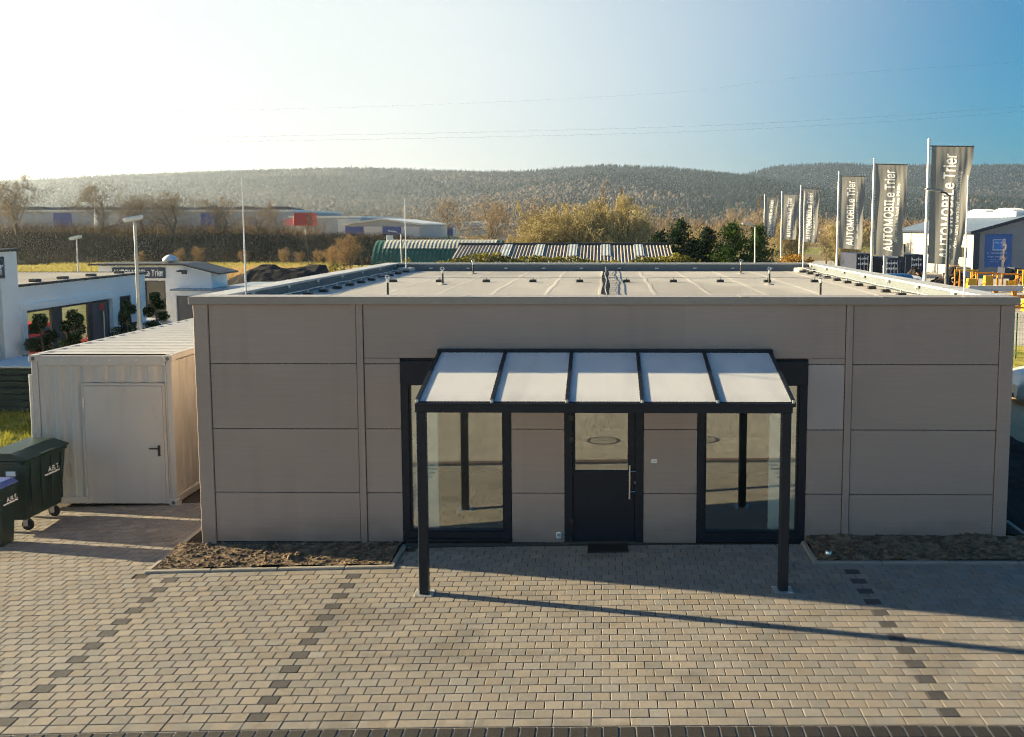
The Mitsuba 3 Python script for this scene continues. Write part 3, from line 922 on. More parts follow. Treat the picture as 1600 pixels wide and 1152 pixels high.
for i, x in enumerate(np.arange(-5.0, 5.4, 1.09)):
    k = thing('parapet_bracket', f'small metal bracket on the inner face of the far parapet, {ORDN[i]} from the left', 'bracket', 'brackets on the far parapet')
    MB().box(x - .05, x + .05, YB - .33, YB - .28, RZ + .06, RZ + .10, .006).put(k, 'm_zinc')
# line of small black supports and a wire up the middle of the roof
xs_ = lambda y: 0.05 + .016 * math.sin(y * 1.3)
wire('lightning_wire', 'lightning wire running front to back up the middle of the roof', [(xs_(y), y, RZ + .12) for y in np.linspace(.6, 12.2, 40)], 0.007)
for i, y in enumerate(np.arange(2.9, 12.2, 0.62)):
    holder(xs_(y), y, f'black block in the middle row up the flat roof, {ORDN[i]} from the front', 'wire holders up the middle of the roof')
k = thing('roof_cable', 'loose grey cable lying in a wavy line right of the middle wire', 'cable')
MB().tube([(0.27 + .022 * math.sin(y * 1.1) + .014 * math.sin(y * 2.9), y, RZ + .022) for y in np.linspace(1.0, 12.1, 60)], 0.007, 6).put(k, 'm_trim_dark', True)

# ------------------------------------------------------------------ the shipping container
con = thing('shipping_container', 'pale grey shipping container with a steel side door left of the building', 'container')
c0, c1, d0, d1, e0, e1 = -10.39, -7.82, 2.29, 9.35, -0.15, 2.63


def corrugated(n0, n1, amp, pitch, flat=0.35):
    """Points of a trapezoid wave from n0 to n1: (position, depth)."""
    out, s, lo = [(n0, 0.0)], n0, True
    while s < n1 - 1e-6:
        w = pitch / 2
        e = min(s + w * (1 - flat), n1)
        out.append((e, out[-1][1]))
        s = min(s + w, n1)
        out.append((s, amp - out[-1][1] if s < n1 else out[-1][1]))
    return np.array(out)


def corr_wall(axis, n0, n1, z0, z1, at, sign, amp=0.03, pitch=0.28):
    w = corrugated(n0, n1, amp, pitch)
    lo = np.array([(n, at + sign * d_, z0) if axis == 'x' else (at + sign * d_, n, z0) for n, d_ in w])
    hi = lo.copy()
    hi[:, 2] = z1
    v = np.vstack([lo, hi])
    m = len(w)
    return v, [[i, i + 1, m + i + 1, m + i] for i in range(m - 1)]


MB().raw(*corr_wall('x', c0 + .12, -9.46, e0 + .16, e1 - .18, d0 + .02, 1, pitch=0.30)).raw(*corr_wall('x', -9.46, c1 - .1, e0 + 2.28, e1 - .18, d0 + .02, 1, pitch=0.30)).put(part(con, 'end_wall'), 'm_container')
for xa, s in ((c1 - .02, -1), (c0 + .02, 1)):
    MB().raw(*corr_wall('y', d0 + .12, d1 - .1, e0 + .16, e1 - .12, xa, s, pitch=0.28)).put(part(con, 'side_wall'), 'm_container')
MB().box(c0 + .1, c1 - .1, d1 - .08, d1 - .04, e0 + .1, e1 - .05).put(part(con, 'end_wall'), 'm_container')
w = corrugated(d0 + .1, d1 - .1, 0.022, 0.42, 0.3)
v = np.vstack([[(c0 + .09, n, e1 + .014 - dd) for n, dd in w], [(c1 - .09, n, e1 + .014 - dd) for n, dd in w]])
m_ = len(w)
MB().raw(v, [[i, m_ + i, m_ + i + 1, i + 1] for i in range(m_ - 1)]).put(part(con, 'roof'), 'm_container')
fr = MB()
for x in (c0, c1):
    s = 1 if x == c0 else -1
    fr.box(x, x + s * .11, d0, d0 + .11, e0 + .12, e1 - .10, .012).box(x, x + s * .09, d1 - .1, d1, e0 + .12, e1 - .10, .01)
    fr.box(x, x + s * .09, d0 + .12, d1 - .1, e1 - .10, e1 + .018, .01).box(x, x + s * .08, d0 + .12, d1 - .1, e0 + .04, e0 + .17, .01)
fr.box(c0 + .12, c1 - .12, d0 - .002, d0 + .08, e1 - .19, e1 - .006, .01).box(c0 + .12, c1 - .12, d1 - .09, d1, e1 - .10, e1 - .006, .01).box(c0 + .12, c1 - .12, d0 + .003, d0 + .08, e0 + .03, e0 + .16, .01)
fr.put(part(con, 'frame'), 'm_container')
for x in (c0 + .06, c1 - .06):
    for y in (d0 + .055, d1 - .055):
        for z in (e0 + .06, e1 - .055):
            k = part(con, 'corner_casting')
            MB().box(x - .085, x + .085, y - .082, y + .082, z - .062, z + .062, .012).put(k, 'm_container')
            if y < 3:
                MB().lathe([(0.0, -.004), (.032, -.004), (.034, .0)], x, y - .082, 12, 'y', z).put(part(k, 'hole'), 'm_container_dark')
k = part(con, 'door')
MB().box(-9.455, -8.02, d0 - .012, d0 + .045, e0 + .04, e0 + 2.22, .008).put(k, 'm_container')
LBL(k, 'flat steel door in the end of the container')
fr = MB().box(-9.50, -9.46, d0 - .004, d0 + .06, e0 + .03, e0 + 2.27, .004).box(-8.015, -7.965, d0 - .004, d0 + .06, e0 + .03, e0 + 2.27, .004).box(-9.46, -8.015, d0 - .004, d0 + .06, e0 + 2.226, e0 + 2.272, .004)
fr.box(-7.955, -7.93, d0 - .002, d0 + .06, e0 + .03, e0 + 2.5, .004)
fr.put(part(k, 'frame'), 'm_container')
for z in (e0 + .25, e0 + 1.92):
    MB().box(-9.475, -9.445, d0 - .03, d0 - .01, z - .09, z + .09, .006).put(part(k, 'hinge'), 'm_zinc')
MB().box(-8.13, -8.085, d0 - .026, d0 - .012, e0 + .93, e0 + 1.13, .006).tube([(-8.105, d0 - .02, e0 + 1.08), (-8.105, d0 - .07, e0 + 1.08), (-8.26, d0 - .07, e0 + 1.08)], 0.013, 8).put(part(k, 'handle'), 'm_black_plastic', 40)
for x in (-9.82, -9.35, -8.95, -8.47):
    MB().lathe([(0.0, -.012), (.014, -.012), (.018, 0)], x, d0 - .002, 8, 'y', e1 - .085).put(part(con, 'eyelet'), 'm_zinc')
pp = MB().tube([(c0 - .03, d0 + .02, e1 - .35), (c0 - .03, d0 + .02, e0 + 1.20)], .035, 10).tube([(c0 - .02, d0 + .02, e0 + 1.05), (c0 - .02, d0 + .02, e0 + .1)], .03, 10)
pp.put(part(con, 'corner_pipe'), 'm_zinc', 40)

# ------------------------------------------------------------------ waste bins
def logo(owner, x, y, z, dirv, height, m='m_letter'):
    v, f, w_ = mesh_text('A.R.T.', height, True, 0.003)
    dv = np.array([dirv[0], dirv[1], 0.0])
    nrm = np.array([dv[1], -dv[0], 0.0])
    P = np.array([x, y, z]) + v[:, :1] * dv + v[:, 1:2] * np.array([0, 0, 1.0]) + v[:, 2:3] * nrm
    MB().raw(P, f).put(part(owner, 'lettering'), m)
    b = []
    for s, h_ in ((-1.2 * height, -.55 * height), (w_ + .1 * height, -.55 * height), (w_ + .1 * height, -.25 * height), (-1.2 * height, -.25 * height)):
        b.append(np.array([x, y, z]) + s * dv + np.array([0, 0, h_]) + nrm * 0.003)
    b = np.array(b)
    MB().raw(np.vstack([b, b - nrm * .004]), [[0, 1, 2, 3], [4, 7, 6, 5], [0, 4, 5, 1], [1, 5, 6, 2], [2, 6, 7, 3], [3, 7, 4, 0]]).put(part(owner, 'printed_bar'), m)


def frustum(x0, x1, y0, y1, z0, z1, tx, ty):
    """Box whose foot is narrower than its rim by tx, ty on each side."""
    v = [(x0 + tx, y0 + ty, z0), (x1 - tx, y0 + ty, z0), (x1 - tx, y1 - ty, z0), (x0 + tx, y1 - ty, z0), (x0, y0, z1), (x1, y0, z1), (x1, y1, z1), (x0, y1, z1)]
    return v, [[0, 3, 2, 1], [4, 5, 6, 7], [0, 1, 5, 4], [1, 2, 6, 5], [2, 3, 7, 6], [3, 0, 4, 7]]


b1 = thing('waste_container', 'large black four-wheeled waste container with a closed lid beside the grey container', 'waste container')
bx0, bx1, by0, by1 = -10.47, -9.70, 0.96, 2.05
zb_ = float(zg(-9.8, 1.5))
MB().raw(*frustum(bx0, bx1, by0, by1, zb_ + .23, zb_ + 1.22, .09, .05)).put(part(b1, 'body'), 'm_bin')
MB().box(bx0 - .03, bx1 + .03, by0 - .03, by1 + .03, zb_ + 1.20, zb_ + 1.27, .02).put(part(b1, 'rim'), 'm_bin')
v, f = MB().prism([(bx0 - .02, 1.272), (bx1 + .05, 1.272), (bx1 + .05, 1.30), (bx1 - .24, 1.395), (bx0 + .1, 1.40), (bx0 - .02, 1.34)], 'y', by0 - .04, by1 + .04).arrays()
v[:, 2] += zb_
k = part(b1, 'lid')
MB().raw(v, f).put(k, 'm_bin')
MB().box(bx1 + .0, bx1 + .075, 1.28, 1.68, zb_ + 1.285, zb_ + 1.315, .01).put(part(k, 'grip'), 'm_bin')
for y, s in ((by0 - .02, -1), (by1 + .02, 1)):
    MB().tube([(bx1 - .06, y, zb_ + 1.22), (bx1 - .06, y + s * .09, zb_ + 1.22)], .028, 10).put(part(b1, 'trunnion'), 'm_bin', 40)
for i in range(4):
    y = 1.06 + i * .28
    MB().raw(*frustum(bx1 - .03, bx1 + .008, y, y + .03, zb_ + .35, zb_ + 1.2, .012, 0)).put(part(b1, 'rib'), 'm_bin')
logo(b1, bx1 + .012, 1.52, zb_ + .92, (0, 1), .085)
MB().box(-10.05, -9.90, by0 - .012, by0 + .02, zb_ + 1.0, zb_ + 1.08).put(part(b1, 'sticker'), 'm_letter')
for x, y in ((-9.88, 1.16), (-9.88, 1.90), (-10.3, 1.16), (-10.3, 1.90)):
    k = part(b1, 'caster')
    MB().box(x - .04, x + .04, y - .035, y + .035, zb_ + .17, zb_ + .24, .008).box(x - .04, x + .04, y - .042, y - .034, zb_ + .08, zb_ + .2).box(x - .04, x + .04, y + .034, y + .042, zb_ + .08, zb_ + .2).put(k, 'm_galv')
    MB().lathe([(0.0, -.026), (.085, -.026), (.1, -.015), (.1, .015), (.085, .026), (0.0, .026)], x + .02, y, 18, 'y', zb_ + .102).put(part(k, 'wheel'), 'm_rubber', 40)


def wheelie(x1, y0, w_, dpt, lab, lid):
    b = thing('wheelie_bin', lab, 'wheelie bin')
    z = float(zg(x1, y0))
    x0, y1 = x1 - w_, y0 + dpt
    MB().raw(*frustum(x0, x1, y0, y1, z + .02, z + .97, .05, .045)).put(part(b, 'body'), 'm_bin')
    MB().box(x0 - .015, x1 + .015, y0 - .015, y1 + .015, z + .93, z + .985, .012).put(part(b, 'rim'), 'm_bin')
    v, f = MB().prism([(x0 - .02, .99), (x1 + .03, .99), (x1 + .03, 1.015), (x1 - .05, 1.07), (x0 + .05, 1.075), (x0 - .02, 1.02)], 'y', y0 - .025, y1 + .025).arrays()
    v[:, 2] += z
    k = part(b, 'lid')
    MB().raw(v, f).put(k, lid)
    MB().box(x1 - .02, x1 + .05, y0 + .12, y1 - .12, z + 1.0, z + 1.022, .008).put(part(k, 'grip'), lid)
    logo(b, x1 - .008, y0 + .16, z + .72, (0, 1), .07)
    for y in (y0 + .03, y1 - .03):
        MB().lathe([(0.0, -.02), (.085, -.02), (.1, -.01), (.1, .01), (.085, .02), (0.0, .02)], x0 + .03, y, 16, 'y', z + .1).put(part(b, 'wheel'), 'm_rubber', 40)
    MB().tube([(x0 - .05, y0 + .05, z + .98), (x0 - .09, y0 + .05, z + .99), (x0 - .09, y1 - .05, z + .99), (x0 - .05, y1 - .05, z + .98)], .014, 8).put(part(b, 'handle'), 'm_bin', 40)


wheelie(-9.74, 0.33, 0.48, 0.38, 'black wheelie bin with a blue lid, nearest the camera on the left', 'm_bin_lid_blue')


# ------------------------------------------------------------------ air
scene['haze'] = {'type': 'cube', 'to_world': T().translate([0, (gy[0] + gy[-1]) / 2, 104]).scale([float(max(-gx[0], gx[-1])) + 60, float(gy[-1] - gy[0]) / 2 + 60, 106.5]), 'bsdf': {'type': 'null'}, 'interior': {'type': 'ref', 'id': 'air'}}
labels['haze'] = {'kind': 'stuff', 'label': 'thin winter haze in the valley air', 'category': 'haze'}

# ------------------------------------------------------------------ car dealership on the left
YARD = -0.42
sheet('yard_paving', (-19.0, 9.4, -8.2, 36), 'm_yard', 0.02 - .03, 1.0)
deal = thing('dealership_building', 'long white flat-roofed showroom with big windows at the left edge', 'building')
WX = -19.0
G = YARD - .5
WY0, WY1, WZ = 14.6, 23.2, 2.99
mb = MB()
OP = [(15.38, 20.50, 2.18), (21.20, 22.05, 2.20)]     # window openings along y, head height
ys = [WY0] + [v for o in OP for v in o[:2]] + [WY1]
for a, b in zip(ys[::2], ys[1::2]):
    mb.box(WX - .28, WX, a, b, G, WZ)
for a, b, h_ in OP:
    mb.box(WX - .28, WX - .002, a, b, h_, WZ)
mb.box(-24.6, -19.28, WY1 - .25, WY1 - .002, 2.3, WZ).box(-24.6, -19.28, WY0 + .002, WY0 + .25, G, WZ)
mb.put(part(deal, 'wall'), 'm_white_render')
k = part(deal, 'roof')
MB().box(-24.8, WX - .03, WY0 + .02, WY1 + .05, WZ + .002, WZ + .06).put(k, 'm_bitumen')
MB().box(WX - .035, WX + .08, WY0, WY1 + .12, WZ + .004, WZ + .085, .01).box(-24.8, WX + .08, WY1 + .06, WY1 + .14, WZ + .005, WZ + .086, .01).put(part(k, 'edge_trim'), 'm_trim_dark')
for y in (16.8, 18.4, 20.2, 22.2):
    MB().box(-19.75, -19.45, y, y + .3, WZ + .06, WZ + .16, .02).put(part(k, 'roof_vent'), 'm_trim_dark')
# the raised white frame round the big window
MB().box(WX + .002, WX + .10, 15.12, 15.36, G, 2.42, .01).box(WX + .002, WX + .10, 20.52, 20.76, G, 2.42, .01).box(WX + .002, WX + .10, 15.36, 20.52, 2.19, 2.42, .01).put(part(deal, 'window_surround'), 'm_white_render')
win = part(deal, 'window')
fr = MB()
for a, b in ((15.39, 15.47), (16.9, 17.06), (17.06, 17.5), (19.1, 19.36), (20.42, 20.5)):
    fr.box(WX - .14, WX - .05, a, b, YARD - .2, 2.179, .005)
fr.box(WX - .141, WX - .051, 15.39, 20.5, 2.1, 2.178, .005).box(WX - .141, WX - .051, 15.39, 20.5, YARD - .2, YARD + .1, .005)
fr.put(win, 'm_trim_dark')
LBL(win, 'wide dark-framed showroom window')
for a, b in ((15.47, 16.9), (17.5, 19.1)):
    MB().raw([(WX - .1, a, YARD), (WX - .1, b, YARD), (WX - .1, b, 2.1), (WX - .1, a, 2.1)], [[0, 1, 2, 3]]).put(part(win, 'pane'), 'm_clear_pane')
k = part(deal, 'door')
MB().box(WX - .13, WX - .06, 19.38, 20.42, YARD, 2.09, .005).put(k, 'm_grey_door')
MB().tube([(WX - .02, 20.05, .2), (WX - .02, 20.05, 1.75)], .022, 8).put(part(k, 'pull_handle'), 'm_steel', 40)
MB().lathe([(0.0, -.006), (.15, -.006), (.15, .004), (0, .004)], WX - .055, 20.0, 20, 'x', 1.92).put(part(k, 'red_sticker'), 'm_red')
win = part(deal, 'window')
MB().box(WX - .16, WX - .1, 21.2, 22.05, YARD, 2.199).put(win, 'm_dark_glass')
MB().box(WX - .10, WX - .04, 21.2, 21.28, YARD, 2.199, .004).box(WX - .10, WX - .04, 21.97, 22.05, YARD, 2.199, .004).box(WX - .101, WX - .041, 21.28, 21.97, 2.12, 2.199, .004).put(part(win, 'frame'), 'm_trim_dark')
# far side of the showroom is glazed, so the sun falls in
MB().box(-24.45, WX - .29, 15.3, 22.95, YARD - .2, YARD + .0).put(part(deal, 'floor'), 'm_concrete')
for a in (15.5, 18.0, 20.5, 22.7):
    MB().box(-24.58, -24.48, a, a + .12, YARD, WZ).put(part(deal, 'rear_mullion'), 'm_trim_dark')
MB().raw([(-24.45, WY1 - .1, YARD), (-19.29, WY1 - .1, YARD), (-19.29, WY1 - .1, 2.3), (-24.45, WY1 - .1, 2.3)], [[0, 1, 2, 3]]).put(part(deal, 'end_glazing'), 'm_clear_pane')
for a in (-20.9, -22.7):
    MB().box(a, a + .12, WY1 - .14, WY1 - .06, YARD, 2.3).put(part(deal, 'end_mullion'), 'm_trim_dark')
MB().raw([(-24.53, 15.3, YARD), (-24.53, 22.9, YARD), (-24.53, 22.9, WZ), (-24.53, 15.3, WZ)], [[0, 1, 2, 3]]).put(part(deal, 'rear_glazing'), 'm_clear_pane')

twr = thing('dealership_tower', 'taller white entrance block with a dark sign at the left edge', 'building')
mb = MB().box(-28, WX + .38, 11.75, 12.05, G, 4.17).box(-28, WX + .38, 14.35, 14.57, G, 4.17).box(WX + .06, WX + .379, 13.75, 14.35, G, 4.168).box(WX + .06, WX + .378, 12.05, 13.75, 3.25, 4.166).box(-28, WX + .3, 12.05, 14.35, 4.0, 4.165)
mb.put(part(twr, 'wall'), 'm_white_render')
MB().box(-28.1, WX + .44, 11.65, 14.65, 4.172, 4.25, .01).put(part(twr, 'roof_edge'), 'm_trim_dark')
MB().box(WX + .12, WX + .16, 12.05, 13.75, G, 3.25).put(part(twr, 'window'), 'm_dark_glass')
sgn = part(twr, 'sign')
MB().box(WX + .381, WX + .43, 11.95, 13.90, 3.35, 4.02, .01).put(sgn, 'm_sign_blue')
v, f, w_ = mesh_text('Trier', 0.42)
MB().raw(np.stack([WX + .432 + v[:, 2], 13.86 - w_ + v[:, 0] - .02, 3.46 + v[:, 1]], 1), f).put(part(sgn, 'lettering'), 'm_letter')

TY = 25.8
tow = thing('sign_house', 'white house with a dark lettered sign above a tall window', 'building')
gable = [(-22.4, G), (-17.37, G), (-17.37, 2.92), (-18.62, 3.24), (-22.4, 3.22)]
mb = MB()
mb.prism([(-22.4, G), (-20.42, G), (-20.42, 3.2), (-22.4, 3.2)], 'y', TY, TY + .3).prism([(-19.43, G), (-17.37, G), (-17.37, 2.90), (-18.62, 3.22), (-19.43, 3.21)], 'y', TY, TY + .3)
mb.prism([(-20.42, 2.55), (-19.43, 2.55), (-19.43, 3.21), (-20.42, 3.2)], 'y', TY + .001, TY + .3)
mb.box(-17.6, -17.371, TY + .3, TY + 1.7, G, 2.9).box(-22.4, -22.1, TY + .3, TY + 1.7, G, 3.2)
mb.put(part(tow, 'wall'), 'm_white_render')
MB().prism([(-22.7, 3.225), (-18.6, 3.245), (-16.93, 2.83), (-16.93, 2.90), (-18.58, 3.32), (-22.7, 3.30)], 'y', TY - .25, TY + 1.9).put(part(tow, 'roof'), 'm_trim_dark')
win = part(tow, 'window')
MB().box(-20.42, -19.43, TY + .12, TY + .16, G, 2.55).put(win, 'm_dark_glass')
MB().box(-20.42, -20.36, TY + .06, TY + .12, G, 2.55).box(-19.49, -19.43, TY + .06, TY + .12, G, 2.55).box(-20.36, -19.49, TY + .061, TY + .119, 2.49, 2.549).put(part(win, 'frame'), 'm_trim_dark')
sgn = part(tow, 'sign')
MB().box(-21.75, -19.40, TY - .08, TY - .002, 2.66, 3.13, .01).put(sgn, 'm_sign_blue')
LBL(sgn, 'dark blue sign with the white lettering AUTOMOBILe Trier')
v, f, w_ = mesh_text('AUTOMOBILe Trier', 0.27, True)
MB().raw(np.stack([-21.70 + v[:, 0] * 2.24 / w_, TY - .082 - v[:, 2], 2.76 + v[:, 1]], 1), f).put(part(sgn, 'lettering'), 'm_letter')
MB().box(-18.75, -18.45, TY - .35, TY, 2.95, 3.02, .01).box(-18.5, -18.3, TY - .42, TY - .3, 2.86, 2.98, .01).put(part(tow, 'camera'), 'm_trim_dark')
MB().lathe([(0.0, 0.0), (.30, .05), (.34, .12), (.30, .2), (.2, .30), (.1, .35), (0.0, .36)], -19.6, TY + 0.9, 14, cz=3.31).put(part(tow, 'roof_dome'), 'm_white_plastic', 60)
gar = thing('garage_annex', 'low white annex with a grey garage door and flat grey roof', 'garage')
MB().box(-18.87, -18.68, TY - .62, TY - .4, G, 2.14).box(-18.68, -12.5, TY - .62, TY - .4, 1.93, 2.139).box(-18.87, -12.5, TY - .4, TY - .02, 1.94, 2.135).box(-12.7, -12.5, TY - .62, TY + 4.4, G, 2.13).put(part(gar, 'wall'), 'm_white_render')
MB().box(-18.9, -12.4, TY - .72, TY - .03, 2.142, 2.22, .01).box(-17.35, -12.4, TY - .03, TY + 4.5, 2.142, 2.219, .01).put(part(gar, 'roof'), 'm_metal_grey')
k = part(gar, 'garage_door')
MB().box(-18.67, -12.75, TY - .55, TY - .5, G, 1.925).put(k, 'm_grey_door')

# ------------------------------------------------------------------ cars
def car(label, group, paint_, loc, rz, L=4.4, W=1.78, H=1.48, kind='hatch'):
    """A car lofted from cross-sections: body, glazing, wheels, lamps, mirrors; nose towards +x."""
    key = thing('parked_car', label, 'car', group)
    w = W / 2
    van = kind == 'van'
    #        x/L    bottom  belt   top     half width
    S = [(-.500, .42, .72, .78, .80), (-.485, .30, .84, .92, .90), (-.46, .24, .88, H * .70, .95), (-.42, .22, .90, H * .86, .98), (-.34, .20, .91, H * .965, 1.0), (-.18, .20, .91, H, 1.0),
         (.02, .20, .90, H * .985, 1.0), (.12, .20, .90, H * .92, 1.0), (.20, .20, .90, H * .80, 1.0), (.285, .20, .90, .945, .995), (.36, .20, .86, .90, .985), (.43, .22, .79, .83, .95), (.475, .26, .70, .74, .88), (.50, .34, .58, .62, .78)]
    if van:
        S = [(x, b, be * 1.12, (t * 1.12 if t < 1 else t), q) for x, b, be, t, q in S]
    ring = 11
    V = []
    for x, b, be, t, q in S:
        hw = w * q
        cab = max(0.0, (t - be) / (H - .9))
        rw = hw * (0.97 - .24 * min(1, cab) * (1.0 if not van else .7)) if t - be > .08 else hw * .86
        pts = [(0, b), (hw * .86, b), (hw * .97, b + .10), (hw, b + .28), (hw * .995, be - .10), (hw * .965, be), (rw + (hw * .95 - rw) * .42, be + (t - be) * .6), (rw, be + (t - be) * .88), (rw * .86, be + (t - be) * .97), (rw * .45, t), (0, t + .005)]
        V += [(x * L, y, z) for y, z in pts]
    V = np.array(V)
    F = []
    n = len(S)
    for i in range(n - 1):
        for j in range(ring - 1):
            a = i * ring + j
            F.append([a, a + ring, a + ring + 1, a + 1])
    F = np.array(F)
    body = MB().raw(V, F[:, ::-1]).raw(V * [1, -1, 1], F)
    for e in (0, (n - 1) * ring):
        fan = [[e, e + j, e + j + 1] for j in range(1, ring - 1)]
        body.raw(V, fan).raw(V * [1, -1, 1], fan)
    tv = lambda m: MB().raw(turned(m.arrays()[0], loc, rz), m.arrays()[1])
    tv(body).put(part(key, 'body'), paint_, 35)
    P = V.reshape(n, ring, 3)
    def between(x, k):
        xs = P[:, 0, 0]
        return np.array([np.interp(x * L, xs, P[:, k, c]) for c in range(3)])
    def side_window(xa, xb, sgn):
        m = MB()
        pts = []
        for x in np.linspace(xa, xb, 5):
            lo, hi = between(x, 5), between(x, 7)
            a, b_ = lo + (hi - lo) * .08, lo + (hi - lo) * .93
            pts.append((a + [0, .012, 0], b_ + [0, .012, 0]))
        pts = np.array(pts)
        v = np.vstack([pts[:, 0], pts[:, 1]]) * [1, sgn, 1]
        m.raw(v, [[i, i + 1, 6 + i, 5 + i] for i in range(4)])
        return m
    for sgn in (1, -1):
        for xa, xb in ((-.38, -.20), (-.185, -.01), (.005, .17)):
            tv(side_window(xa, xb, sgn)).put(part(key, 'side_window'), 'm_dark_glass')
    ws = MB()
    def screen(xa, xb):
        v = []
        for x in np.linspace(xa, xb, 4):
            a = between(x, 7)
            for s in (-1, -.5, 0, .5, 1):
                top = between(x, 10)
                v.append((x * L, a[1] * s * .93, a[2] + (top[2] - a[2]) * (1 - abs(s) ** 2.2) + .012))
        return np.array(v), [[i * 5 + j, i * 5 + j + 1, (i + 1) * 5 + j + 1, (i + 1) * 5 + j] for i in range(3) for j in range(4)]
    tv(MB().raw(*screen(.115, .265))).put(part(key, 'windscreen'), 'm_dark_glass', True)
    tv(MB().raw(*screen(-.465, -.40))).put(part(key, 'rear_window'), 'm_dark_glass', True)
    for x in (-.29, .32):
        for s in (-1, 1):
            wk = part(key, 'wheel')
            y = s * (w - .10)
            tv(MB().lathe([(.19, -.10), (.29, -.105), (.325, -.08), (.325, .08), (.29, .105), (.19, .10)], x * L, y, 24, 'y', .325)).put(wk, 'm_rubber', 40)
            tv(MB().lathe([(0.0, s * .085), (.05, s * .10), (.06, s * .085), (.17, s * .075), (.20, s * .108), (.20, 0), (0, 0)], x * L, y, 20, 'y', .325)).put(part(wk, 'rim'), 'm_zinc', 40)
            a = np.linspace(-.15, np.pi + .15, 14)
            arch = np.stack([x * L + .36 * np.cos(a), np.full(14, s * (w + .002)), .33 + .36 * np.sin(a)], 1)
            tv(MB().tube(arch, .018, 5)).put(part(key, 'wheel_arch'), 'm_black_plastic', 40)
    for s in (-1, 1):
        tv(MB().box(.462 * L, .492 * L, s * w * .55, s * w * .80, .60, .70, .02)).put(part(key, 'headlight'), 'm_white_plastic')
        tv(MB().box(-.502 * L, -.475 * L, s * w * .62, s * w * .84, .72, .88, .02)).put(part(key, 'tail_light'), 'm_red')
        mk = part(key, 'mirror')
        tv(MB().box(.155 * L, .185 * L, s * (w * .93), s * (w + .17), .95, 1.07, .03)).put(mk, 'm_black_plastic')
    tv(MB().box(.485 * L, .505 * L, -w * .5, w * .5, .32, .44, .02)).put(part(key, 'grille'), 'm_black_plastic')
    return key


car('red car seen through the showroom window at the left', None, 'm_paint_red', (-20.45, 18.3, YARD + .25), 1.48, 4.3, 1.8, 1.72)
car('white car deeper in the showroom behind the red one', None, 'm_paint_white', (-22.85, 20.6, YARD + .12), 1.45, 4.5, 1.8, 1.5)
car('white car parked in front of the white house with the lettered sign', None, 'm_paint_white', (-19.1, 23.6, YARD + .02), 0.05, 4.5, 1.8, 1.5)
car('silver van parked beyond the right corner of the building', None, 'm_paint_silver', (13.55, 10.6, 0.02), math.pi - .10, 4.9, 1.9, 1.85, 'van')
car('blue car with a pale roof in the yard behind the second banner from the right', None, 'm_paint_blue', (19.7, 47.0, 0.0), 1.45, 4.3, 1.75, 1.8, 'van')
car('white car in the yard left of the rightmost banner pole', None, 'm_paint_white', (21.6, 50.5, 0.0), 1.5, 4.2, 1.75, 1.45)

# ------------------------------------------------------------------ foliage helpers
def leaf_cloud(n, rng, shape, size, cols, up=0.0, shell=0.55):
    """n small leaf-clump faces spread through a volume; shape(u) maps unit-ball points to places. Colours vary by clump."""
    d = rng.normal(size=(n, 3))
    d /= np.linalg.norm(d, axis=1, keepdims=True)
    r = shell + (1 - shell) * rng.random(n) ** .6
    c = shape(d * r[:, None])
    a = rng.normal(size=(n, 3))
    a /= np.linalg.norm(a, axis=1, keepdims=True)
    b = np.cross(a, rng.normal(size=(n, 3)) + [0, 0, up])
    b /= np.linalg.norm(b, axis=1, keepdims=True) + 1e-9
    s = size * rng.uniform(.6, 1.5, (n, 1))
    v = np.stack([c - a * s * .5, c + b * s * .45, c + a * s * .6, c - b * s * .4], 1).reshape(-1, 3)
    i = np.arange(n)[:, None] * 4
    f = np.vstack([i + [0, 1, 2], i + [0, 2, 3]])
    k = meshkit.fbm(c / (size * 9), 3, 3)[:, None]
    t = np.clip((k - .3) * 2.2 + rng.normal(0, .12, (n, 1)), 0, 1)
    col = np.asarray(cols[0]) * (1 - t) + np.asarray(cols[1]) * t
    return v, f, np.repeat(col * rng.uniform(.8, 1.2, (n, 1)), 4, 0)


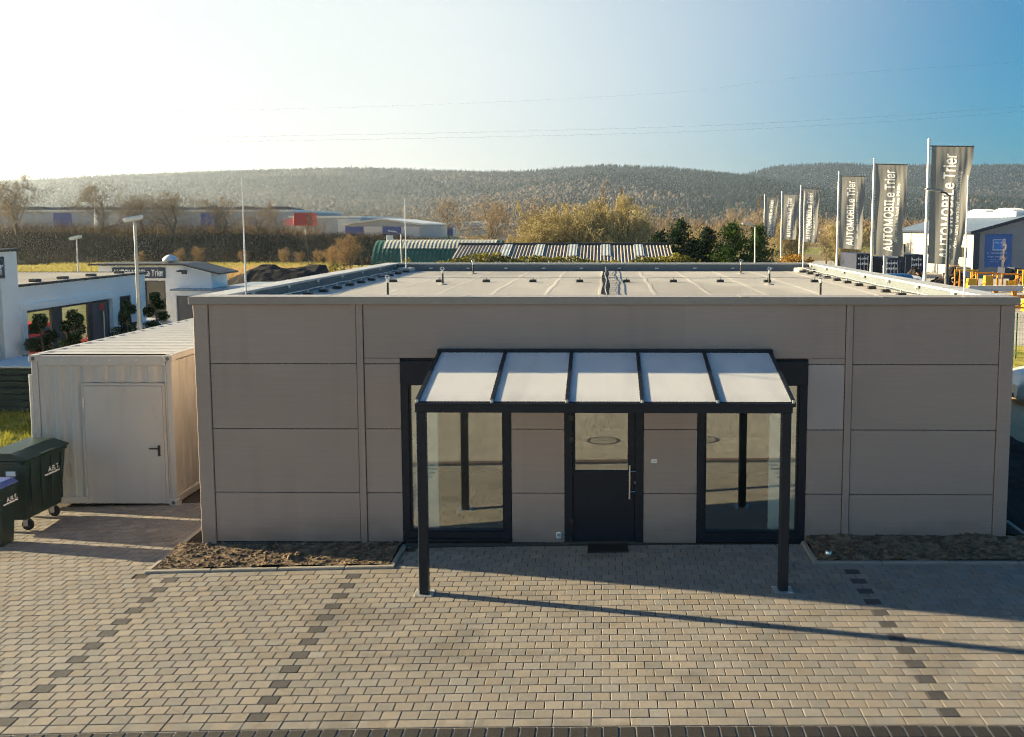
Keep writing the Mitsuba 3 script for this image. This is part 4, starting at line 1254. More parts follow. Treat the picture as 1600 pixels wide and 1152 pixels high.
def bare_branches(rng, height, spread, levels=4, trunk_r=.12, n1=11, base=.22, kids=(8, 7, 6), lens=(.42, .55, .55), droop=0.05, trunks=1, fan=1.0, twig_r=.006):
    """Skeleton of a leafless tree: returns a list per level of (start, end, r0, r1)."""
    out = []
    cur = []
    for t in range(trunks):
        lean = rng.normal(0, .05 if trunks == 1 else .22, 2)
        p0 = np.array([rng.normal(0, .12 * (trunks > 1)), rng.normal(0, .12 * (trunks > 1)), 0.0])
        hh = height * (1 if trunks == 1 else rng.uniform(.75, 1.0))
        cur.append((p0, p0 + np.array([lean[0] * hh, lean[1] * hh, hh * .93]), trunk_r / math.sqrt(trunks), trunk_r * .12))
    out.append(cur)
    n_at = [n1 if trunks == 1 else max(4, int(n1 * .7))] + list(kids)
    L0 = spread
    for lv in range(1, levels + 1):
        nxt = []
        for (a, b, r0, r1) in cur:
            d = b - a
            ln = np.linalg.norm(d)
            d = d / ln
            for k in range(n_at[lv - 1]):
                t = (base + (1 - base) * (k + rng.random()) / n_at[lv - 1]) if lv == 1 else rng.uniform(.15, 1.0)
                p = a + (b - a) * t
                az = rng.uniform(0, 2 * np.pi)
                q = np.cross(d, [math.cos(az), math.sin(az), .3])
                q /= np.linalg.norm(q) + 1e-9
                ang = rng.uniform(.45, .95) * fan * (1.15 - .45 * t if lv == 1 else 1)
                nd = d * math.cos(ang) + q * math.sin(ang)
                nd[2] += .18 - droop * lv
                nd /= np.linalg.norm(nd)
                l2 = (L0 * (1.15 - .75 * t) * rng.uniform(.7, 1.15)) if lv == 1 else ln * lens[lv - 2] * rng.uniform(.55, 1.1)
                rr = max(twig_r, (r0 + (r1 - r0) * t) * (.5 if lv == 1 else .55))
                nxt.append((p, p + nd * l2, rr, max(twig_r * .6, rr * .35)))
        out.append(nxt)
        cur = nxt
    return out


def sticks(segs, sides, rng, mb, color=None):
    """Many tapered sticks at once (sides=2 gives crossed slivers)."""
    a = np.array([s[0] for s in segs])
    b = np.array([s[1] for s in segs])
    r0 = np.array([s[2] for s in segs])[:, None]
    r1 = np.array([s[3] for s in segs])[:, None]
    m = (a + b) / 2 + rng.normal(0, .06, a.shape) * np.linalg.norm(b - a, axis=1, keepdims=True)
    d = b - a
    u = np.cross(d, rng.normal(size=a.shape))
    u /= np.linalg.norm(u, axis=1, keepdims=True) + 1e-9
    w = np.cross(d, u)
    w /= np.linalg.norm(w, axis=1, keepdims=True) + 1e-9
    n = len(a)
    if sides == 2:
        v = np.stack([a - u * r0, a + u * r0, m - u * (r0 + r1) / 2, m + u * (r0 + r1) / 2, b], 1).reshape(-1, 3)
        i = np.arange(n)[:, None] * 5
        f = np.vstack([i + [0, 1, 3], i + [0, 3, 2], i + [2, 3, 4]])
        per = 5
    else:
        ring = []
        for p, r in ((a, r0), (m, (r0 + r1) / 2), (b, r1)):
            for k in range(sides):
                t = 2 * np.pi * k / sides
                ring.append(p + r * (math.cos(t) * u + math.sin(t) * w))
        v = np.stack(ring, 1).reshape(-1, 3)
        per = 3 * sides
        i = np.arange(n)[:, None] * per
        fs = []
        for l in range(2):
            for k in range(sides):
                k2 = (k + 1) % sides
                fs += [i + [l * sides + k, l * sides + k2, (l + 1) * sides + k2], i + [l * sides + k, (l + 1) * sides + k2, (l + 1) * sides + k]]
        f = np.vstack(fs)
    c = None
    if color is not None:
        c = np.repeat(np.asarray(color)[None] * rng.uniform(.75, 1.25, (n, 1)), per, 0)
    mb.raw(v, f, c)


PROTO = {}


def bare_proto(kind, seed):
    if (kind, seed) in PROTO:
        return PROTO[kind, seed]
    rng = np.random.default_rng(100 + seed * 17 + len(kind))
    P = dict(
        oak=dict(height=7.0, spread=5.2, trunk_r=.20, n1=15, base=.22, kids=(9, 9, 6), lens=(.55, .5, .5), fan=1.35, twig_r=.011),
        slim=dict(height=8.5, twig_r=.010, spread=3.0, trunk_r=.12, n1=16, base=.25, kids=(8, 6, 5), lens=(.45, .5, .5), fan=.8),
        willow=dict(height=5.6, spread=3.0, trunk_r=.24, n1=12, base=.06, kids=(11, 9, 6), lens=(.55, .5, .5), trunks=7, fan=1.0, twig_r=.010),
        shrub=dict(height=2.2, spread=1.1, trunk_r=.08, n1=8, base=.05, kids=(9, 7, 3), lens=(.6, .55, .5), trunks=6, fan=.8, twig_r=.008),
        poplar=dict(height=9, spread=1.5, trunk_r=.11, n1=26, base=.12, kids=(8, 6, 4), lens=(.5, .5, .5), fan=.6),
        sapling=dict(height=4.0, spread=1.0, trunk_r=.035, n1=12, base=.3, kids=(6, 4, 2), lens=(.5, .5, .5), fan=.7, twig_r=.005))[kind]
    col = dict(oak=(.34, .275, .20), slim=(.32, .25, .18), willow=(.40, .335, .175), shrub=(.38, .27, .15), poplar=(.28, .175, .115), sapling=(.38, .32, .25))[kind]
    lv = bare_branches(rng, **P)
    tr, cr = MB(), MB()
    sticks(lv[0], 7, rng, tr)
    sticks(lv[1], 5, rng, tr)
    sticks(lv[2], 3, rng, cr, np.asarray(col) * .8)
    sticks(lv[3], 2, rng, cr, col)
    sticks(lv[4], 2, rng, cr, np.asarray(col) * 1.12)
    a, b = tr.arrays(), cr.arrays()
    PROTO[kind, seed] = (mikit.ply(a, 'm_bark', smooth=False), mikit.ply(b, 'm_twig', color=np.vstack(cr.c)))
    return PROTO[kind, seed]


def bare_tree(name, label, kind, seed, loc, s=1.0, rz=0.0, group=None, cat='tree'):
    key = thing(name, label, cat, group)
    t, c = bare_proto(kind, seed)
    scene[part(key, 'trunk')] = place(t, loc, rz, s)
    scene[part(key, 'crown')] = place(c, loc, rz, s)
    return key


def gz(x, y):
    return float(zg(x, y) + far_z(x, y)) - .1


# pompom topiaries in front of the showroom
def topiary(label, loc, h, seed):
    key = thing('topiary', label, 'topiary', 'pompom topiaries in front of the showroom')
    rng = np.random.default_rng(seed)
    balls, tr = [], MB()
    x, y, z = loc
    tr.tube([(x, y, z), (x + .05, y, z + h * .5), (x - .02, y, z + h * .95)], [.06, .045, .02], 7)
    n = 8
    for i in range(n):
        t = .30 + .62 * i / (n - 1)
        a = i * 2.4 + seed
        rr = .52 * (1.05 - t) + .1
        p = (x + rr * math.cos(a), y + rr * math.sin(a), z + h * t + rng.uniform(-.06, .06))
        balls.append((p, .25 * (1.15 - .45 * t)))
        tr.tube([(x, y, z + h * t - .15), p], [.025, .015], 5)
    balls.append(((x, y, z + h * .95), .21))
    tr.put(part(key, 'trunk'), 'm_bark')
    for p, r in balls:
        v, f, c = leaf_cloud(520, rng, lambda u: np.array(p) + u * r * (1 + .22 * np.sin(u[:, :1] * 6 + r * 40) * np.cos(u[:, 2:] * 5)), .055, ((.014, .032, .012), (.050, .095, .028)), shell=.55)
        MB().raw(v, f, c).put(part(key, 'foliage_ball'), 'm_leaf')
    v, f, c = leaf_cloud(1500, rng, lambda u: np.array((x, y, z + h * .16)) + u * [.55, .55, h * .16], .08, ((.014, .032, .012), (.050, .095, .028)), shell=.5)
    MB().raw(v, f, c).put(part(key, 'low_foliage'), 'm_leaf')
    MB().lathe([(0.0, 0.0), (.22, 0.0), (.27, .30), (.25, .30), (.24, .26), (0.0, .26)], x, y, 16, cz=z - .02).put(part(key, 'pot'), 'm_trim_dark')


topiary('pompom topiary against the showroom window, leftmost of the four', (-18.1, 14.75, YARD), 2.5, 1)
topiary('pompom topiary against the showroom window, second from the left', (-17.9, 16.2, YARD), 2.5, 2)
topiary('pompom topiary before the white wall beside the lamp post', (-17.9, 19.6, YARD), 2.5, 3)
topiary('bushy green topiary in front of the tall window under the sign', (-17.8, 21.6, YARD), 2.7, 4)

# ------------------------------------------------------------------ lamps and masts
def lamp(label, loc, h, arm, mat_='m_galv', head=(.55, .22, .07), two=False, rz=0.0, collar=.45):
    key = thing('street_lamp', label, 'street lamp')
    x, y, z = loc
    MB().tube([(0, 0, -.2), (0, 0, h * collar)], .075, 12).tube([(0, 0, h * collar), (0, 0, h * collar + .12)], [.085, .075], 12).tube([(0, 0, h * collar + .1), (0, 0, h)], [.055, .042], 12).put(part(key, 'pole'), mat_, 40)
    MB().tube([(0, 0, h - .05), (arm * .4, 0, h + .05), (arm, 0, h + .09)], .032, 8).put(part(key, 'arm'), mat_, 40)
    a0 = arm + (.05 if arm > 0 else -.05)
    sym = head[0] < 0      # a head that sits on top of the pole
    head = (abs(head[0]),) + tuple(head[1:])
    v, f = MB().box(0, head[0], -head[1] / 2, head[1] / 2, -head[2] / 2, head[2] / 2, .03).arrays()
    if sym:
        v[:, 0] -= head[0] * .45
        v *= [1.35, 1, 1]
    v[:, 0] *= 1 if arm >= 0 else -1
    if arm < 0:
        f = f[:, ::-1]
    v[:, 2] += .22 * v[:, 0] if sym else .10 * np.abs(v[:, 0])
    MB().raw(v + [a0 - (.1 if arm > 0 else -.1), 0, h + .13], f).put(part(key, 'lantern'), 'm_white_plastic' if mat_ != 'm_dark_pole' else 'm_galv')
    v, f = MB().box(.06, head[0] - .06, -head[1] / 2 + .03, head[1] / 2 - .03, -head[2] / 2 - .012, -head[2] / 2 + .01).arrays()
    v[:, 0] *= 1 if arm >= 0 else -1
    v[:, 2] += .10 * np.abs(v[:, 0])
    MB().raw(v + [a0 - (.1 if arm > 0 else -.1), 0, h + .13], f if arm > 0 else f[:, ::-1]).put(part(key, 'lens'), 'm_clear_lens')
    for k_ in list(scene):
        if k_.startswith(key + '__') :
            scene[k_] = place(scene[k_], (x, y, z), rz)
    return key


mat('m_clear_lens', (0.7, 0.72, 0.72), 0.2)
lamp('grey street lamp with a flat head behind the shipping container', (-13.45, 12.0, -.45), 5.5, -.06, head=(-.36, .30, .13), rz=.35)
lamp('small cream street lamp far behind the showroom roof at the left', (-47.0, 66.0, -.5), 4.3, -.06, 'm_pole_white', (-.7, .4, .26))
lamp('grey street lamp behind the far left corner of the flat roof', (-13.0, 44.0, -.3), 4.75, -.3, rz=0.2)
lamp('slim grey street lamp in front of the green hedge right of the corrugated shed', (9.0, 40.0, -.1), 5.0, -.25, head=(.6, .2, .07))
lamp('dark street lamp in front of the rightmost banner', (11.1, 15.5, 0.0), 5.95, -.28, 'm_dark_pole', (.55, .22, .06), collar=.55)
lamp('grey street lamp between the third and fourth banner from the right', (15.6, 36.5, 0.0), 5.9, .05, head=(.3, .25, .45))
k = thing('lattice_mast', 'tall thin mast standing in front of the grey warehouse', 'mast')
MB().tube([(-98.5, 160, 2.2), (-98.5, 160, 7.0)], .28, 8).put(part(k, 'lower_tube'), 'm_pole_white', 40)
MB().tube([(-98.5, 160, 7.0), (-98.5, 160, 13.6)], [.10, .05], 6).put(part(k, 'upper_tube'), 'm_galv', 40)

# ------------------------------------------------------------------ banners on poles
FL = [(11.85, 19.6, 8.05), (12.75, 29.3, 8.05), (13.92, 40.2, 8.08), (15.9, 59.7, 8.12), (17.05, 73.2, 8.15), (17.15, 83.1, 8.2)]
ORD = ['rightmost and nearest of the six', 'second from the right of the six', 'third from the right of the six', 'fourth from the right, half behind a lamp', 'second from the left of the six', 'leftmost and farthest of the six']


def banner(i, x, y, zt):
    rng = np.random.default_rng(50 + i)
    key = thing('banner_flag', f'grey lettered banner on a white pole, {ORD[i]}', 'banner flag', 'grey banners along the yard')
    MB().tube([(x, y, -.3), (x, y, 2.0), (x, y, zt)], [.075, .07, .045], 12).lathe([(.05, 0), (.055, .04), (.03, .08), (0, .085)], x, y, 12, cz=zt).put(part(key, 'pole'), 'm_pole_white', 40)
    W_, Hh = 1.42, 4.25
    z1 = zt - .22
    az = -.42 + .05 * rng.normal()
    dx = np.array([math.cos(az), math.sin(az), 0.0])
    nr = np.array([dx[1], -dx[0], 0.0])
    ph, a1 = rng.uniform(0, 6), (.16 if i in (0, 5) else .05)
    def cl(u, t, off=0.0):
        """u across (0 at the pole), t down from the bar."""
        u, t = np.asarray(u, float), np.asarray(t, float)
        s = u / W_
        wav = .026 * np.sin(u * 9 + 1.2 * t + ph) * (.25 + s) * np.clip(t / .8, 0.12, 1) + .09 * np.sin(1.1 * t + ph * 2 + u * 1.5) * s * np.clip(t, 0, 1) + .005 * np.sin(u * 31 + ph - 2.0 * t) * s
        pull = a1 * s * np.clip(t / Hh, 0, 1) * 1.6 + .03 * s * np.sin(2.1 * t + ph) * np.clip(t, 0, 1)
        base = np.array([x, y, z1]) + dx * (.10 + u - u * pull)[..., None] - np.array([0, 0, 1.0]) * (t + .07 * s)[..., None] + nr * (wav + off)[..., None]
        return base
    us, ts = np.linspace(0, W_, 40), np.linspace(0, Hh, 70)
    U, Tt = np.meshgrid(us, ts)
    nu = 40
    ii, jj = np.meshgrid(np.arange(39), np.arange(69))
    a = (jj * nu + ii).ravel()
    ck = part(key, 'cloth')
    MB().raw(cl(U, Tt).reshape(-1, 3), np.stack([a, a + nu, a + nu + 1, a + 1], 1)).put(ck, 'm_flag', True)
    p0, p1 = cl(0., 0.), cl(W_, 0.)
    MB().tube([np.array([x, y, z1 + .02]), p0 + [0, 0, .02], p1 + [0, 0, .02]], .022, 6).put(part(key, 'top_bar'), 'm_trim_dark', 40)
    for t in (0.1, 1.5, 2.9, 4.1):
        q = cl(0., t)
        MB().tube([q, np.array([x, y, q[2]])], .014, 5).put(part(key, 'ring'), 'm_zinc')
    def letters(txt, height, u0, tstart, length):
        v, f, w_ = mesh_text(txt, height, height > .3, .002)
        m = trimesh.Trimesh(v, f, process=False)
        vv, ff = trimesh.remesh.subdivide_to_size(m.vertices, m.faces, .11)
        sc = length / w_
        return cl(u0 + 0 * vv[:, 0] - vv[:, 1] * 1.0, tstart - vv[:, 0] * sc, .012 + vv[:, 2]), ff
    v1, f1 = letters('AUTOMOBILe Trier', .43, .86, 4.05, 3.80)
    v2, f2 = letters('An- und Verkauf von PKWs', .155, 1.12, 3.62, 2.75)
    MB().raw(v1, f1).raw(v2, f2).put(part(ck, 'lettering'), 'm_letter')


for i, q in enumerate(FL):
    banner(i, *q)

# ------------------------------------------------------------------ right background: industrial hall and yard
sheet('yard_ground', (8.0, 14, 70, 112), 'm_yard', 0.06, 4.0)
sheet('sandy_ground', (9.3, 4.5, 18, 11.6), 'm_sand', 0.03, .4, 0.08, 6)
hall = thing('industrial_hall', 'white industrial hall with a blue-grey roof and dark gable behind the banners', 'building')
HX, HY0, HY1 = 34.0, 69.6, 91.0
mb = MB()
hw = [(71.0, 73.4, 1.93, 2.90), (79.8, 81.4, 1.93, 2.9), (88.3, 90.0, 1.93, 2.9)]
ysp = [HY0] + [t for a, b, _, _ in hw for t in (a, b)] + [HY1]
for a, b in zip(ysp[::2], ysp[1::2]):
    mb.box(HX, HX + .3, a, b, -.6, 4.28)
for a, b, c_, d_ in hw:
    mb.box(HX + .002, HX + .3, a, b, -.6, c_).box(HX + .002, HX + .3, a, b, d_, 4.28)
mb.put(part(hall, 'wall'), 'm_cream')
for a, b, c_, d_ in hw:
    k = part(hall, 'window')
    MB().box(HX + .12, HX + .16, a, b, c_, d_).put(k, 'm_dark_glass')
    MB().box(HX + .04, HX + .12, a, a + .08, c_, d_).box(HX + .04, HX + .12, b - .08, b, c_, d_).box(HX + .041, HX + .119, (a + b) / 2 - .05, (a + b) / 2 + .05, c_, d_).box(HX + .042, HX + .118, a + .08, b - .08, d_ - .08, d_).put(part(k, 'frame'), 'm_trim_dark')
for y in (74.3, 78.3, 86.5):
    MB().tube([(HX - .08, y, -.3), (HX - .08, y, 4.3)], .06, 8).put(part(hall, 'downpipe'), 'm_zinc', 40)
MB().prism([(HX + .01, -.6), (HX + 14, -.6), (HX + 14, 4.3), (HX + 7, 6.25), (HX + .01, 4.28)], 'y', HY0 - .02, HY0 + .2).put(part(hall, 'gable_wall'), 'm_gable')
k = part(hall, 'roof')
MB().prism([(HX - .35, 4.30), (HX + 7, 6.36), (HX + 7, 6.46), (HX - .35, 4.40)], 'y', HY0 - .35, HY1 + .3).prism([(HX + 14.35, 4.30), (HX + 7, 6.36), (HX + 7, 6.46), (HX + 14.35, 4.40)], 'y', HY0 - .35, HY1 + .3).put(k, 'm_slate_roof')
MB().prism([(HX - .36, 4.14), (HX + 7, 6.20), (HX + 7, 6.50), (HX - .36, 4.44)], 'y', HY0 - .45, HY0 - .352).prism([(HX - .46, 4.22), (HX - .352, 4.22), (HX - .352, 4.43), (HX - .46, 4.43)], 'y', HY0 - .44, HY1 + .3).prism([(HX + 7, 6.20), (HX + 14.36, 4.14), (HX + 14.36, 4.44), (HX + 7, 6.50)], 'y', HY0 - .449, HY0 - .353).put(part(k, 'edge_trim'), 'm_navy')
MB().box(HX - .03, HX + .5, HY0 - .1, HY0 - .021, -.5, 4.2).put(part(hall, 'corner_post'), 'm_navy')
hump = part(hall, 'roof_light')
MB().box(HX + 4.4, HX + 5.6, HY0 + 1.5, HY1 - .5, 5.75, 6.28, .05).put(hump, 'm_white_plastic')
LBL(hump, 'white ridge rooflight')
for i in range(3):
    a = np.linspace(0, np.pi, 9)
    y0 = HY0 + 2.0 + i * 6.2
    MB().prism([(y0 + 2.2 - 2.2 * math.cos(t), 6.275 + .36 * math.sin(t)) for t in a], 'x', HX + 4.45, HX + 5.55).put(part(hall, 'vent_hood'), 'm_white_plastic')
sgn = part(hall, 'sign')
MB().box(35.02, 37.48, HY0 - .09, HY0 - .021, 1.12, 4.16, .02).put(sgn, 'm_sign_panel')
LBL(sgn, 'tall blue wall sign with a square emblem and pale lines of text')
MB().box(35.70, 36.88, HY0 - .13, HY0 - .091, 2.66, 3.70, .01).put(part(sgn, 'emblem'), 'm_sign_pale')
MB().box(35.78, 36.80, HY0 - .15, HY0 - .131, 2.78, 3.62, .01).put(part(sgn, 'emblem_field'), 'm_sign_bright')
mb = MB()
for z, x0, x1, h_ in ((3.32, 35.86, 36.72, .16), (2.38, 35.25, 37.2, .10), (2.05, 35.3, 36.9, .09), (1.8, 35.5, 36.6, .06), (1.62, 35.5, 36.4, .06)):
    n = int((x1 - x0) / .14)
    r_ = np.random.default_rng(int(z * 100))
    for q in range(n):
        if r_.random() < .82:
            mb.box(x0 + q * .14, x0 + q * .14 + .10, HY0 - .16 if z > 3 else HY0 - .10, HY0 - .089, z, z + h_ * r_.uniform(.6, 1))
k_ = mb.put(part(sgn, 'text_lines'), 'm_sign_pale')
labels[k_] = {'kind': 'stuff'}

def skip_box(label, x0, x1, y0, y1, z0, z1, m='m_navy'):
    key = thing('storage_container', label, 'container', 'dark containers in the yard on the right')
    MB().raw(*corr_wall('x', x0, x1, z0, z1 - .12, y0, 1, .05, .35)).put(part(key, 'front_wall'), m)
    MB().box(x0 + .01, x1 - .01, y0 + .07, y1, z0 + .01, z1 - .01).put(part(key, 'box'), m)
    MB().box(x0 - .05, x1 + .05, y0 - .04, y0 + .06, z1 - .14, z1, .02).box(x0 - .06, x0 + .06, y0 - .045, y0 + .055, z0, z1 - .14, .02).box(x1 - .06, x1 + .06, y0 - .045, y0 + .055, z0, z1 - .14, .02).put(part(key, 'frame'), m)
    w_ = (x1 - x0) / 3.2
    for j in range(3):
        MB().tube([(x0 + (j + 1) * w_ * .8, y0 - .06, z0 + .1), (x0 + (j + 1) * w_ * .8, y0 - .06, z1 - .2)], .03, 6).put(part(key, 'lock_rod'), 'm_zinc')
    r_ = np.random.default_rng(int(x0 * 10))
    mb = MB()
    for z in (z1 - .55, z1 - 1.05):
        for q in range(5):
            mb.box(x1 - 1.3 + q * .2, x1 - 1.16 + q * .2, y0 - .075, y0 - .06, z, z + .22 * r_.uniform(.6, 1))
    labels[mb.put(part(key, 'markings'), 'm_letter')] = {'kind': 'stuff'}


skip_box('dark blue container right of the second banner with white markings', 27.6, 30.1, 71.0, 77.0, -.05, 2.25)
skip_box('dark blue container half hidden by the second banner from the right', 26.3, 27.5, 70.0, 76.0, -.05, 1.95)
skip_box('dark container low behind the third banner from the right', 24.0, 25.4, 72.0, 78.0, -.05, 2.3)


def rubble(name, label, cat, x, y, r, h, seed, m, n=140, piece=.35):
    key = thing(name, label, cat)
    rng = np.random.default_rng(seed)
    mb, cb = MB(), MB()
    for _ in range(n):
        a, q = rng.uniform(0, 2 * np.pi), math.sqrt(rng.random())
        z = h * (1 - q) * rng.uniform(.2, 1)
        s = piece * rng.uniform(.3, 1.2)
        v, f = MB().box(-s, s, -s * .3, s * .3, -s * .12, s * .12).arrays()
        R = trimesh.transformations.random_rotation_matrix(rng.random(3))[:3, :3]
        mb.raw(v @ R.T + [x + r * q * math.cos(a), y + r * q * math.sin(a), z + .05], f)
    mb.put(part(key, 'pieces'), m)
    labels[list(scene)[-1]] = {'kind': 'stuff'}
    aa = np.linspace(0, 2 * np.pi, 24, endpoint=False)
    cb.lathe([(r * .95, -.05), (r * .6, h * .45), (r * .25, h * .75), (0.0, h * .85)], x, y, 24)
    v, f = cb.arrays()
    v += rng.normal(0, .06, v.shape)
    MB().raw(v, f).put(part(key, 'core'), 'm_heap')


rubble('scrap_heap', 'brown heap of scrap wood beside the dark container', 'scrap heap', 24.0, 56.0, 1.0, 2.1, 1, 'm_wood_waste')
rubble('scrap_heap', 'pale heap of rubble in front of the white hall', 'scrap heap', 27.0, 56.0, 1.3, 2.1, 2, 'm_sand', 200, .4)
rubble('scrap_heap', 'mixed grey and brown scrap heap between the two right banners', 'scrap heap', 22.1, 46.0, 1.2, 1.75, 3, 'm_wood_waste', 120)

def machine(label, x, y, w_, h_, seed):
    """Yellow-orange steel frame of a piece of lifting gear: posts, rails, braces, a plate box, feet."""
    key = thing('steel_frame', label, 'steel frame', 'orange steel frames in the yard')
    rng = np.random.default_rng(seed)
    t = .085
    for k_, (px_, py_) in enumerate(((0, 0), (w_, 0), (0, .9), (w_, .9))):
        MB().box(x + px_ - t / 2, x + px_ + t / 2, y + py_ - t / 2, y + py_ + t / 2, 0, h_, .012).put(part(key, 'post'), 'm_yellow' if seed % 2 else 'm_orange')
    for py_ in (0, .9):
        for z in (.35, h_ - .06):
            MB().box(x, x + w_, y + py_ - .045, y + py_ + .045, z - .05, z + .05, .01).put(part(key, 'rail'), 'm_orange' if seed % 3 else 'm_yellow')
    MB().tube([(x, y - .03, .3), (x + w_, y - .03, h_ - .1)], .035, 6).put(part(key, 'brace'), 'm_orange')
    a = rng.uniform(.2, .6)
    MB().box(x + w_ * a, x + w_ * a + .55, y - .12, y + .35, .05, h_ * rng.uniform(.55, .85), .03).put(part(key, 'plate_box'), 'm_yellow')
    for px_ in (0, w_):
        MB().box(x + px_ - .16, x + px_ + .16, y - .16, y + .16, -.05, .04, .01).put(part(key, 'foot'), 'm_zinc')


for i, (x, y, w_, h_) in enumerate(((25.9, 52.0, 1.3, 1.75), (27.5, 53.0, 1.6, 1.5), (29.2, 52.5, 1.4, 1.45), (30.4, 51.8, 1.5, 1.75), (32.3, 52.0, 1.1, 1.7), (23.0, 37.0, 1.2, 1.0))):
    machine(f'orange and yellow steel frame in the yard, {["first", "second", "third", "fourth", "fifth", "sixth"][i]} from the left', x, y, w_, h_, i)
for i, (x, y, l_) in enumerate(((23.2, 43.5, 3.4), (26.0, 42.0, 5.5))):
    k = thing('steel_beam', ('left' if i == 0 else 'right') + ' long grey steel beam lying in front of the orange frames', 'steel beam')
    MB().box(x, x + l_, y, y + .28, .82, .86, .004).box(x, x + l_, y, y + .28, 1.10, 1.14, .004).box(x, x + l_, y + .12, y + .16, .86, 1.10).put(part(k, 'profile'), 'm_metal_silver')
    for q in (.15, .5, .85):
        MB().box(x + l_ * q - .09, x + l_ * q + .09, y - .05, y + .33, -.1, .82, .01).put(part(k, 'trestle'), 'm_orange')
k = thing('dark_trailer', 'dark trailer with two raised ends below the blue wall sign', 'trailer')
MB().box(33.4, 39.5, 62.0, 63.6, .55, .85, .03).put(part(k, 'deck'), 'm_navy')
for x in (33.6, 34.4, 37.0):
    MB().prism([(x, .85), (x + .5, .85), (x + .65, 1.35), (x + .05, 1.45)], 'y', 62.1, 63.5).put(part(k, 'raised_end'), 'm_navy')
for x in (34.4, 35.3, 38.2):
    MB().lathe([(0, -.12), (.36, -.12), (.4, -.08), (.4, .08), (.36, .12), (0, .12)], x, 62.05, 18, 'y', .34).put(part(k, 'wheel'), 'm_rubber', 40)
bare_tree('sapling', 'young bare tree in front of the blue wall sign', 'sapling', 1, (33.0, 61.0, -.1), 1.0, 0.3)
bare_tree('sapling', 'young bare tree at the corner of the white hall', 'sapling', 2, (30.5, 62.5, -.1), .85, 1.3)
fence = thing('mesh_fence', 'green wire mesh fence on the right beyond the building', 'fence')
for i in range(7):
    MB().tube([(12.3 + i * 2.5, 18.5, 0), (12.3 + i * 2.5, 18.5, 1.85)], .03, 8).put(part(fence, 'post'), 'm_fence_green')
mat('m_fence_green', (0.02, 0.075, 0.04), 0.5)
mb = MB()
for z in np.arange(.1, 1.8, .2):
    mb.tube([(12.3, 18.47, z), (27.3, 18.47, z)], .004, 4, False)
for x in np.arange(12.3, 27.3, .1):
    mb.tube([(x, 18.465, .05), (x, 18.465, 1.8)], .003, 3, False)
mb.put(part(fence, 'wire_mesh'), 'm_fence_green')
sheet('lawn', (11.8, 15.5, 30, 22), 'm_grass', 0.10, 1.0)
def grass_color(p, n, uv):
    f = fbm(p.x * 1.3, p.y * 1.3, 0, 4)
    c = mix([0.115, 0.13, 0.025], [0.27, 0.24, 0.06], smoothstep(0.35, 0.7, f))
    return c * (0.6 + 0.8 * noise(p.x * 30, p.y * 30, 0))
mat('m_grass', grass_color, 0.9, spec=0.1)

# grass left of the container, with blades
sheet('lawn', (-18.9, 2.6, -10.6, 12.0), 'm_grass', 0.035, .25, .10, 3)
def blades(name, label, x0, x1, y0, y1, n, hgt, c0_, c1_, seed, wid=.012, tuft=1.0, cat='grass', zlift=0.0):
    rng = np.random.default_rng(seed)
    x, y = rng.uniform(x0, x1, n), rng.uniform(y0, y1, n)
    keep = meshkit.fbm(np.stack([x * tuft, y * tuft, x * 0], -1), 3, seed) > rng.uniform(.15, .6, n)
    x, y = x[keep], y[keep]
    n = len(x)
    z = zg(x, y) + far_z(x, y) + zlift
    h_ = hgt * rng.uniform(.4, 1.2, n)
    az, ln = rng.uniform(0, 2 * np.pi, n), rng.uniform(.1, .7, n) * h_
    b = np.stack([x, y, z], 1)
    d_ = np.stack([np.cos(az), np.sin(az), 0 * az], 1)
    pq = np.stack([-np.sin(az + rng.normal(0, 1, n)), np.cos(az), 0 * az], 1) * wid
    mid = b + d_ * (ln * .35)[:, None] + np.array([0, 0, 1.]) * (h_ * .6)[:, None]
    tip = b + d_ * ln[:, None] + np.array([0, 0, 1.]) * h_[:, None]
    v = np.stack([b - pq, b + pq, mid - pq * .7, mid + pq * .7, tip], 1).reshape(-1, 3)
    i = np.arange(n)[:, None] * 5
    f = np.vstack([i + [0, 1, 3], i + [0, 3, 2], i + [2, 3, 4]])
    t = np.clip(rng.normal(.5, .3, (n, 1)), 0, 1)
    col = np.repeat(np.asarray(c0_) * (1 - t) + np.asarray(c1_) * t, 5, 0)
    k = thing(name, label, cat, kind='stuff')
    MB().raw(v, f, col).put(k, 'm_blade')
    return k


attr('m_blade', .7, .6)
blades('grass', 'sunlit yellow-green grass left of the shipping container', -18.0, -10.5, 3.0, 11.9, 34000, .16, (.13, .17, .02), (.42, .36, .07), 1, .010, 1.6, zlift=.02)
# slatted dark box behind the container
sb = thing('slatted_bin_store', 'dark green slatted bin store with a pale lid at the left edge', 'bin store')
sx0, sx1, sy0, sy1, sz0 = -17.7, -16.05, 11.3, 13.0, -.42
for j in range(7):
    z = sz0 + .10 + j * .185
    MB().box(sx0, sx1, sy0 - .03, sy0, z, z + .13, .008).put(part(sb, 'slat'), 'm_slat_green')
    MB().box(sx1, sx1 + .03, sy0 + .04, sy1, z + .004, z + .134, .008).put(part(sb, 'slat'), 'm_slat_green')
MB().box(sx0 + .02, sx1 - .02, sy0 + .3, sy1 - .1, sz0, sz0 + 1.25).put(part(sb, 'box'), 'm_navy')
for x in (sx0 + .02, sx1 - .10):
    MB().box(x, x + .08, sy0 + .002, sy0 + .08, sz0, sz0 + 1.38).put(part(sb, 'post'), 'm_slat_green')
MB().box(sx0 - .1, sx1 + .1, sy0 - .12, sy1 + .1, sz0 + 1.38, sz0 + 1.45, .02).put(part(sb, 'lid'), 'm_metal_silver')

